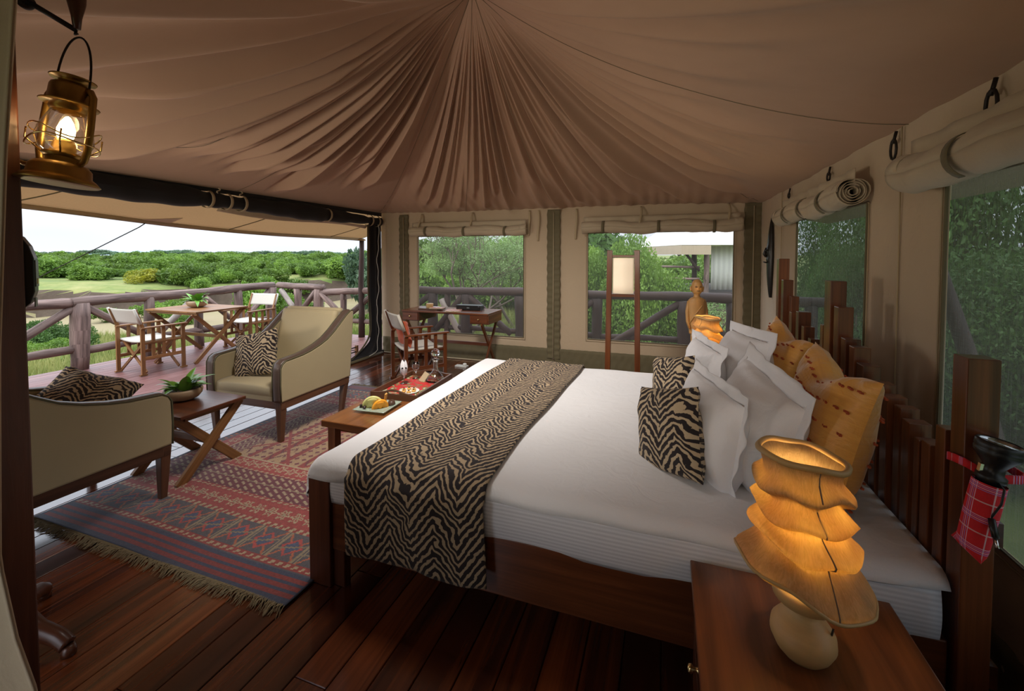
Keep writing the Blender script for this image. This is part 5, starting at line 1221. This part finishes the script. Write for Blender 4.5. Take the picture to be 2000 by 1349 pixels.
# ---- little wooden rack on the deck
t = thing('wooden_rack', 'low dark rack with brass-coloured block ends on the deck just outside the opening', 'rack', (-4.62, 5.45, 0))
for q_ in (-.28, .2): B().bx(-.02, .02, q_ - .02, q_ + .02, 0, .17).build('upright', M['teak'], t, bevel=.002)
for z in (.07, .14): B().tube([(0, -.28, z), (0, .2, z)], .010, 8).build('bar', M['iron'], t, True)
for q_ in (0, .25): B().bx(-.30, -.25, q_, q_ + .05, 0, .07).build('block', M['brass'], t, bevel=.003)
B().tube([(-.27, .02, .045), (-.02, .0, .09)], .008, 6).tube([(-.27, .27, .045), (-.02, .19, .09)], .008, 6).build('bar', M['iron'], t, True)
# ---- wall mask
t = thing('wall_mask', 'long narrow black carved mask hanging on the side wall near the corner', 'mask', (XR - .03, 5.38, 1.58))
def mk(u, v):
    z = -.44 + .88 * v; w = .085 * (sin(pi * min(1, (v + .02) ** .62)) ** .8) * (.35 + .65 * v) * 1.15; a = u * 2 * pi; ft = .9 + .25 * exp(-((v - .58) / .05) ** 2) + .15 * exp(-((v - .47) / .015) ** 2)
    return (-abs(cos(a)) * .055 * ft * (w / .08 + .1) if cos(a) < 0 else .01 * 0 + .01, w * sin(a), z, u, v)
B().grid(lambda u, v: (lambda p: (-max(0, p[0] * -1) if p[0] < 0 else .012, p[1], p[2], u, v))(mk(u, v)), 28, 60, True).build('face', M['ebony'], t, True)
B().tube([(-.045, 0, .10), (-.066, 0, .03), (-.045, 0, .0)], [.01, .016, .014], 8).build('nose', M['ebony'], t, True)
for s in (-1, 1): B().tube([(-.055, s * .015, .07), (-.05, s * .05, .075)], .007, 6).build('eye', M['ebony'], t, True)
B().tube([(-.05, -.03, -.06), (-.068, 0, -.055), (-.05, .03, -.06)], .008, 6).build('mouth', M['ebony'], t, True)
# ---- socket on floor
t = thing('power_socket', 'small white power socket box on the floor below the desk window', 'socket', (-2.75, 5.60, 0)); B().bx(-.09, .09, -.04, .04, 0, .02).build('plate', M['plasticwhite'], t, bevel=.003); B().lathe([(0, .02), (.028, .02), (.028, .045), (.02, .052), (0, .052)], 16, (.05, 0, 0)).build('plug', M['plasticwhite'], t, True)

# ---- torch in tartan pouch, tied to the near headboard post
def tor(name, label, cat):
    o = thing(name, label, cat, (.822, 1.572, .755)); o.rotation_euler = (R(0), R(10), 0); return o
po = tor('tartan_pouch', 'red tartan cloth pouch tied to the near headboard post', 'pouch')
B().grid(lambda u, v: ((.036 - .010 * (1 - v) ** 2) * cos(u * 2 * pi) * (1 if v > .08 else v / .08 * .9 + .1), (.036 + .012 * (1 - v)) * sin(u * 2 * pi), .215 * v, u * .22, .215 * v), 32, 14, True).build('bag', M['tartan'], po, True)
B().grid(lambda u, v: (.002 * sin(v * 6), .030 + .045 * u * (1 - v) ** 3 + .008, .20 * v, u * .05, v * .2), 4, 12).build('seam_fin', M['tartan'], po, True, solid=.003)
sp_ = [(.875, 1.590, .965), (.850, 1.600, .985), (.826, 1.612, .998), (.820, 1.65, .995), (.824, 1.692, .984), (.85, 1.708, .98), (.95, 1.708, .975), (.962, 1.69, .972), (.962, 1.625, .97), (.95, 1.612, .968), (.88, 1.60, .965)]
def ribbon(pts, w, sub=6):
    b = B()
    def fn(u, v):
        k = u * (len(pts) - 1); i = min(int(k), len(pts) - 2); p = V(pts[i]).lerp(V(pts[i + 1]), k - i); return (p.x, p.y, p.z + (v - .5) * w, u * .5, v * w)
    return b.grid(fn, (len(pts) - 1) * sub, 2)
sb = ribbon(sp_, .024)
sbo = sb.build('strap', M['tartan'], po, True, solid=.004); sbo.matrix_parent_inverse = (Matrix.Translation((.822, 1.572, .755)) @ Matrix.Rotation(R(10), 4, 'Y')).inverted()
to = tor('torch', 'black torch standing head-up in the tartan pouch', 'torch')
B().lathe([(0, .10), (.028, .10), (.028, .22), (.032, .222), (.032, .236), (.024, .242), (.024, .262), (.030, .272), (.040, .286), (.048, .296), (.050, .306), (.048, .309), (.050, .313), (.050, .328), (.046, .332), (.044, .33)], 32).build('body', M['black'], to, True)
B().lathe([(0, .300), (.02, .302), (.038, .316), (.044, .329)], 28).build('reflector', M['chrome'], to, True); B().lathe([(0, .3265), (.044, .3265), (.044, .3285), (0, .3285)], 28).build('lens', M['chimney'], to, True)
B().box((-.026, .0, .25), (.01, .012, .022)).build('switch', M['chrome'], to)
b = B(); b.tube([(.0, -.032, .225), (.0, -.055, .22), (0, -.058, .18), (0, -.038, .13), (0, -.035, .11), (0, -.055, .10), (0, -.075, .075)], .0028, 6); cdd = b.build('lanyard', M['black'], to, True); B().tube([(0, -.04, .128), (0, -.07, .092)], .008, 8).build('toggle', M['black'], cdd, True); B().tube([(0, -.07, .090), (0, -.085, .072)], .004, 6).build('cord_end', M['chrome'], cdd, True)

# ---- near left: wooden post, canvas flap, lantern, alarm, coat stand
t = thing('entrance_post', 'thick reddish brown wooden post at the left edge of the picture', 'post', (-1.812, .66, 0))
b = B(); b.box((0, 0, 1.3), (.11, .11, 2.62), Euler((0, 0, R(19)))); b.build('shaft', M['post'], t, bevel=.008)
t = thing('entrance_flap', 'pale canvas flap hanging in front of the wooden post at the far left edge', 'curtain', (-1.62, .50, 0))
# flap hangs just inside the post, swinging outwards at the foot
FE = [(.0, -1.30, .60), (.45, -1.385, .568), (.564, -1.406, .563), (.688, -1.443, .55), (.875, -1.475, .539), (1.361, -1.458, .545), (1.831, -1.424, .556), (2.5, -1.36, .58)]
def flapfn(u, v):
    z = .01 + 2.4 * v; i = max(k for k in range(len(FE) - 1) if FE[k][0] <= z + .001 or k == 0); f = (z - FE[i][0]) / (FE[i + 1][0] - FE[i][0])
    x = FE[i][1] * (1 - f) + FE[i + 1][1] * f; y = FE[i][2] * (1 - f) + FE[i + 1][2] * f; d = .35 * u
    return (x - d * CA + .012 * sin(u * 20) + 1.62, y - d * SA + .015 * sin(u * 17) - .5, z, z, u)
B().grid(flapfn, 20, 60).build('cloth', M['tentwall'], t, True, solid=.006)
# emergency light housing
t = thing('alarm_box', 'black octagonal plastic lamp housing screwed to the wooden post', 'alarm box', (-1.838, .712, 1.545), R(60)); t.scale = (.78, .8, 1)
pf = [(0, -.115), (.035, -.115), (.066, -.088), (.078, -.055), (.078, .045), (.066, .082), (.045, .112), (0, .115)]
b = B(); n_ = len(pf); b.add([(x, -.04, z) for x, z in pf] + [(x, .04, z) for x, z in pf], [tuple(range(n_)), tuple(range(2 * n_ - 1, n_ - 1, -1))] + [(i, i + n_, (i + 1) % n_ + n_, (i + 1) % n_) for i in range(n_)]); b.build('housing', M['black'], t, bevel=.004)
B().bx(.0785, .081, -.028, .028, -.04, .04).build('screen', M['greytape'], t); B().bx(.081, .0825, -.012, .012, -.032, -.016).build('indicator', M['yellow'], t)
b = B(); b.box((.0745, 0, -.088), (.004, .04, .026), Euler((0, R(-0), 0))); b.build('label', M['greytape'], t)
for z in (-.06, .06): B().bx(.002, .012, -.048, -.038, z - .012, z + .012).build('clip', M['black'], t, bevel=.002)
B().bx(-.02, .002, -.05, .05, -.10, .105).build('back_plate', M['black'], t, bevel=.003)
# lantern bracket
t = thing('lantern_bracket', 'dark iron arm on the post with a tapered wooden handle, holding the lantern', 'bracket', (-1.73, .72, 2.30))
P0 = V((-1.73, .72, 2.30)); 
B().tube([V((-1.73, .735, 2.325)) - P0, V((-1.672, .815, 2.272)) - P0], .008, 8).build('arm', M['iron'], t, True)
B().tube([V((-1.668, .815, 2.275)) - P0, V((-1.668, .815, 2.31)) - P0, V((-1.666, .815, 2.35)) - P0, V((-1.664, .815, 2.40)) - P0, V((-1.662, .815, 2.46)) - P0], [.009, .013, .022, .024, .012], 12).build('handle', M['mahog_dark'], t, True)
b = B(); b.lathe([(0, -.012), (.018, -.01), (.021, -.006), (.021, .006), (.018, .01), (0, .012)], 40, (-.02, .02, .03), fn=lambda p, a, i: V((p.x * (1 + .05 * (i % 2) * sin(a * 20)), p.y * (1 + .05 * sin(a * 20)), p.z)), mat=Matrix.Rotation(R(80), 3, 'Y')); b.build('cog_plate', M['iron'], t, True)
B().tube([V((-1.672, .815, 2.272)) - P0, V((-1.671, .812, 2.258)) - P0, V((-1.665, .815, 2.262)) - P0], .004, 6).build('hook', M['iron'], t, True)
# hurricane lantern
LX, LY, LZ = -1.722, .785, 1.815; lt = thing('hurricane_lantern', 'brass hurricane lantern with a lit candle-shaped bulb hanging from the bracket by the post', 'lantern', (LX, LY, LZ), R(19.5)); lt.rotation_euler = (R(-5), R(5), R(19.5))
k_ = 1.0
def sc(p): return [(r * k_, z * k_) for r, z in p]
B().lathe(sc([(0, .004), (.090, 0), (.094, .003), (.082, .016), (.072, .024), (.070, .046), (.060, .058), (.036, .064), (.036, .080), (0, .080)]), 40).build('fuel_tank', M['brass'], lt, True)
B().lathe(sc([(.040, .078), (.046, .084), (.046, .090), (.030, .096), (.026, .120), (.020, .134), (0, .134)]), 32).build('burner', M['brass'], lt, True)
B().lathe(sc([(.040, .088), (.056, .104), (.066, .130), (.062, .160), (.048, .196), (.038, .222)]), 40).build('glass_globe', M['chimney'], lt, True)
B().lathe(sc([(.0, .128), (.015, .132), (.021, .150), (.021, .165), (.015, .186), (.006, .202), (0, .206)]), 20).build('bulb', M['bulb'], lt, True)
B().lathe(sc([(.040, .218), (.046, .226), (.044, .240), (.066, .238), (.068, .242), (.052, .248), (.050, .290), (.047, .298), (.034, .302), (.032, .312), (.052, .316), (.054, .320), (.030, .322), (0, .322)]), 40).build('chimney_hood', M['brass'], lt, True)
for s in (-1, 1):
    B().tube(sc3 if False else [(s * .036 * k_, 0, .290 * k_), (s * .058 * k_, 0, .285 * k_), (s * .068 * k_, 0, .268 * k_), (s * .072 * k_, 0, .18 * k_), (s * .072 * k_, 0, .10 * k_), (s * .066 * k_, 0, .072 * k_), (s * .048 * k_, 0, .055 * k_)], .0095, 10).build('side_tube', M['brass'], lt, True)
for z, r, ti in ((.150, .078, .10), (.120, .080, -.12)):
    B().tube([(r * k_ * cos(a), r * k_ * sin(a), z * k_ + ti * .1 * sin(a * 2) + .008 * sin(a * 3)) for a in [2 * pi * j / 32 for j in range(32)]], .0022, 6, closed=True).build('wire_guard', M['gold'], lt, True)
for a in (.6, 2.2, 3.8, 5.4): B().tube([(.046 * k_ * cos(a), .046 * k_ * sin(a), .088 * k_), (.082 * k_ * cos(a), .082 * k_ * sin(a), .12 * k_), (.082 * k_ * cos(a), .082 * k_ * sin(a), .15 * k_)], .0022, 6).build('wire_guard', M['gold'], lt, True)
bp_ = [(.052 * cos(a), 0, .275 + .178 * sin(a) ** .75) for a in [pi * j / 24 for j in range(25)]]
B().tube(bp_, .003, 6).build('bail_wire', M['iron'], lt, True)
B().tube([(-.05, 0, .052), (-.10, -.01, .050), (-.12, -.01, .056)], .007, 8).build('filler_spout', M['brass'], lt, True)
light('POINT', 'lantern_light', (LX, LY, LZ + .17), (0, 0, 0), .45, (1, .62, .28), shadow_soft_size=.02)
# coat stand foot
t = thing('coat_stand', 'dark curved wooden foot of a stand beside the post at the lower left', 'stand', (-2.52, .93, 0))
def foot(a, n=18):
    b = B(); c = [(0, .20), (.05, .175), (.10, .13), (.15, .095), (.20, .08), (.245, .066), (.285, .040)]; w = [.08, .09, .09, .085, .08, .08, .07]
    pts = [V((r * cos(a), r * sin(a), z)) for r, z in c]; n_ = 24; q = []
    for k in range(n_ + 1):
        t_ = k / n_ * (len(c) - 1); i = min(int(t_), len(c) - 2); f_ = t_ - i; p0, p1, p2, p3 = pts[max(i - 1, 0)], pts[i], pts[i + 1], pts[min(i + 2, len(c) - 1)]
        q.append(.5 * (2 * p1 + (p2 - p0) * f_ + (2 * p0 - 5 * p1 + 4 * p2 - p3) * f_ ** 2 + (3 * p1 - p0 - 3 * p2 + p3) * f_ ** 3))
    b.tube(q, [.040 - .010 * k / n_ for k in range(n_ + 1)], 12); b.lathe([(0, 0), (.024, 0), (.026, .02), (.02, .04), (0, .04)], 14, pts[-1] + V((.004 * cos(a), .004 * sin(a), -.040))); return b
for a in (R(14), R(134), R(254)): foot(a).build('foot', M['mahog_dark'], t, True)
B().lathe([(0, .14), (.035, .145), (.04, .20), (.03, .24), (.022, .28), (.02, .9), (.026, .93), (.02, .96), (.018, 1.45), (0, 1.46)], 16).build('pole', M['mahog_dark'], t, True)
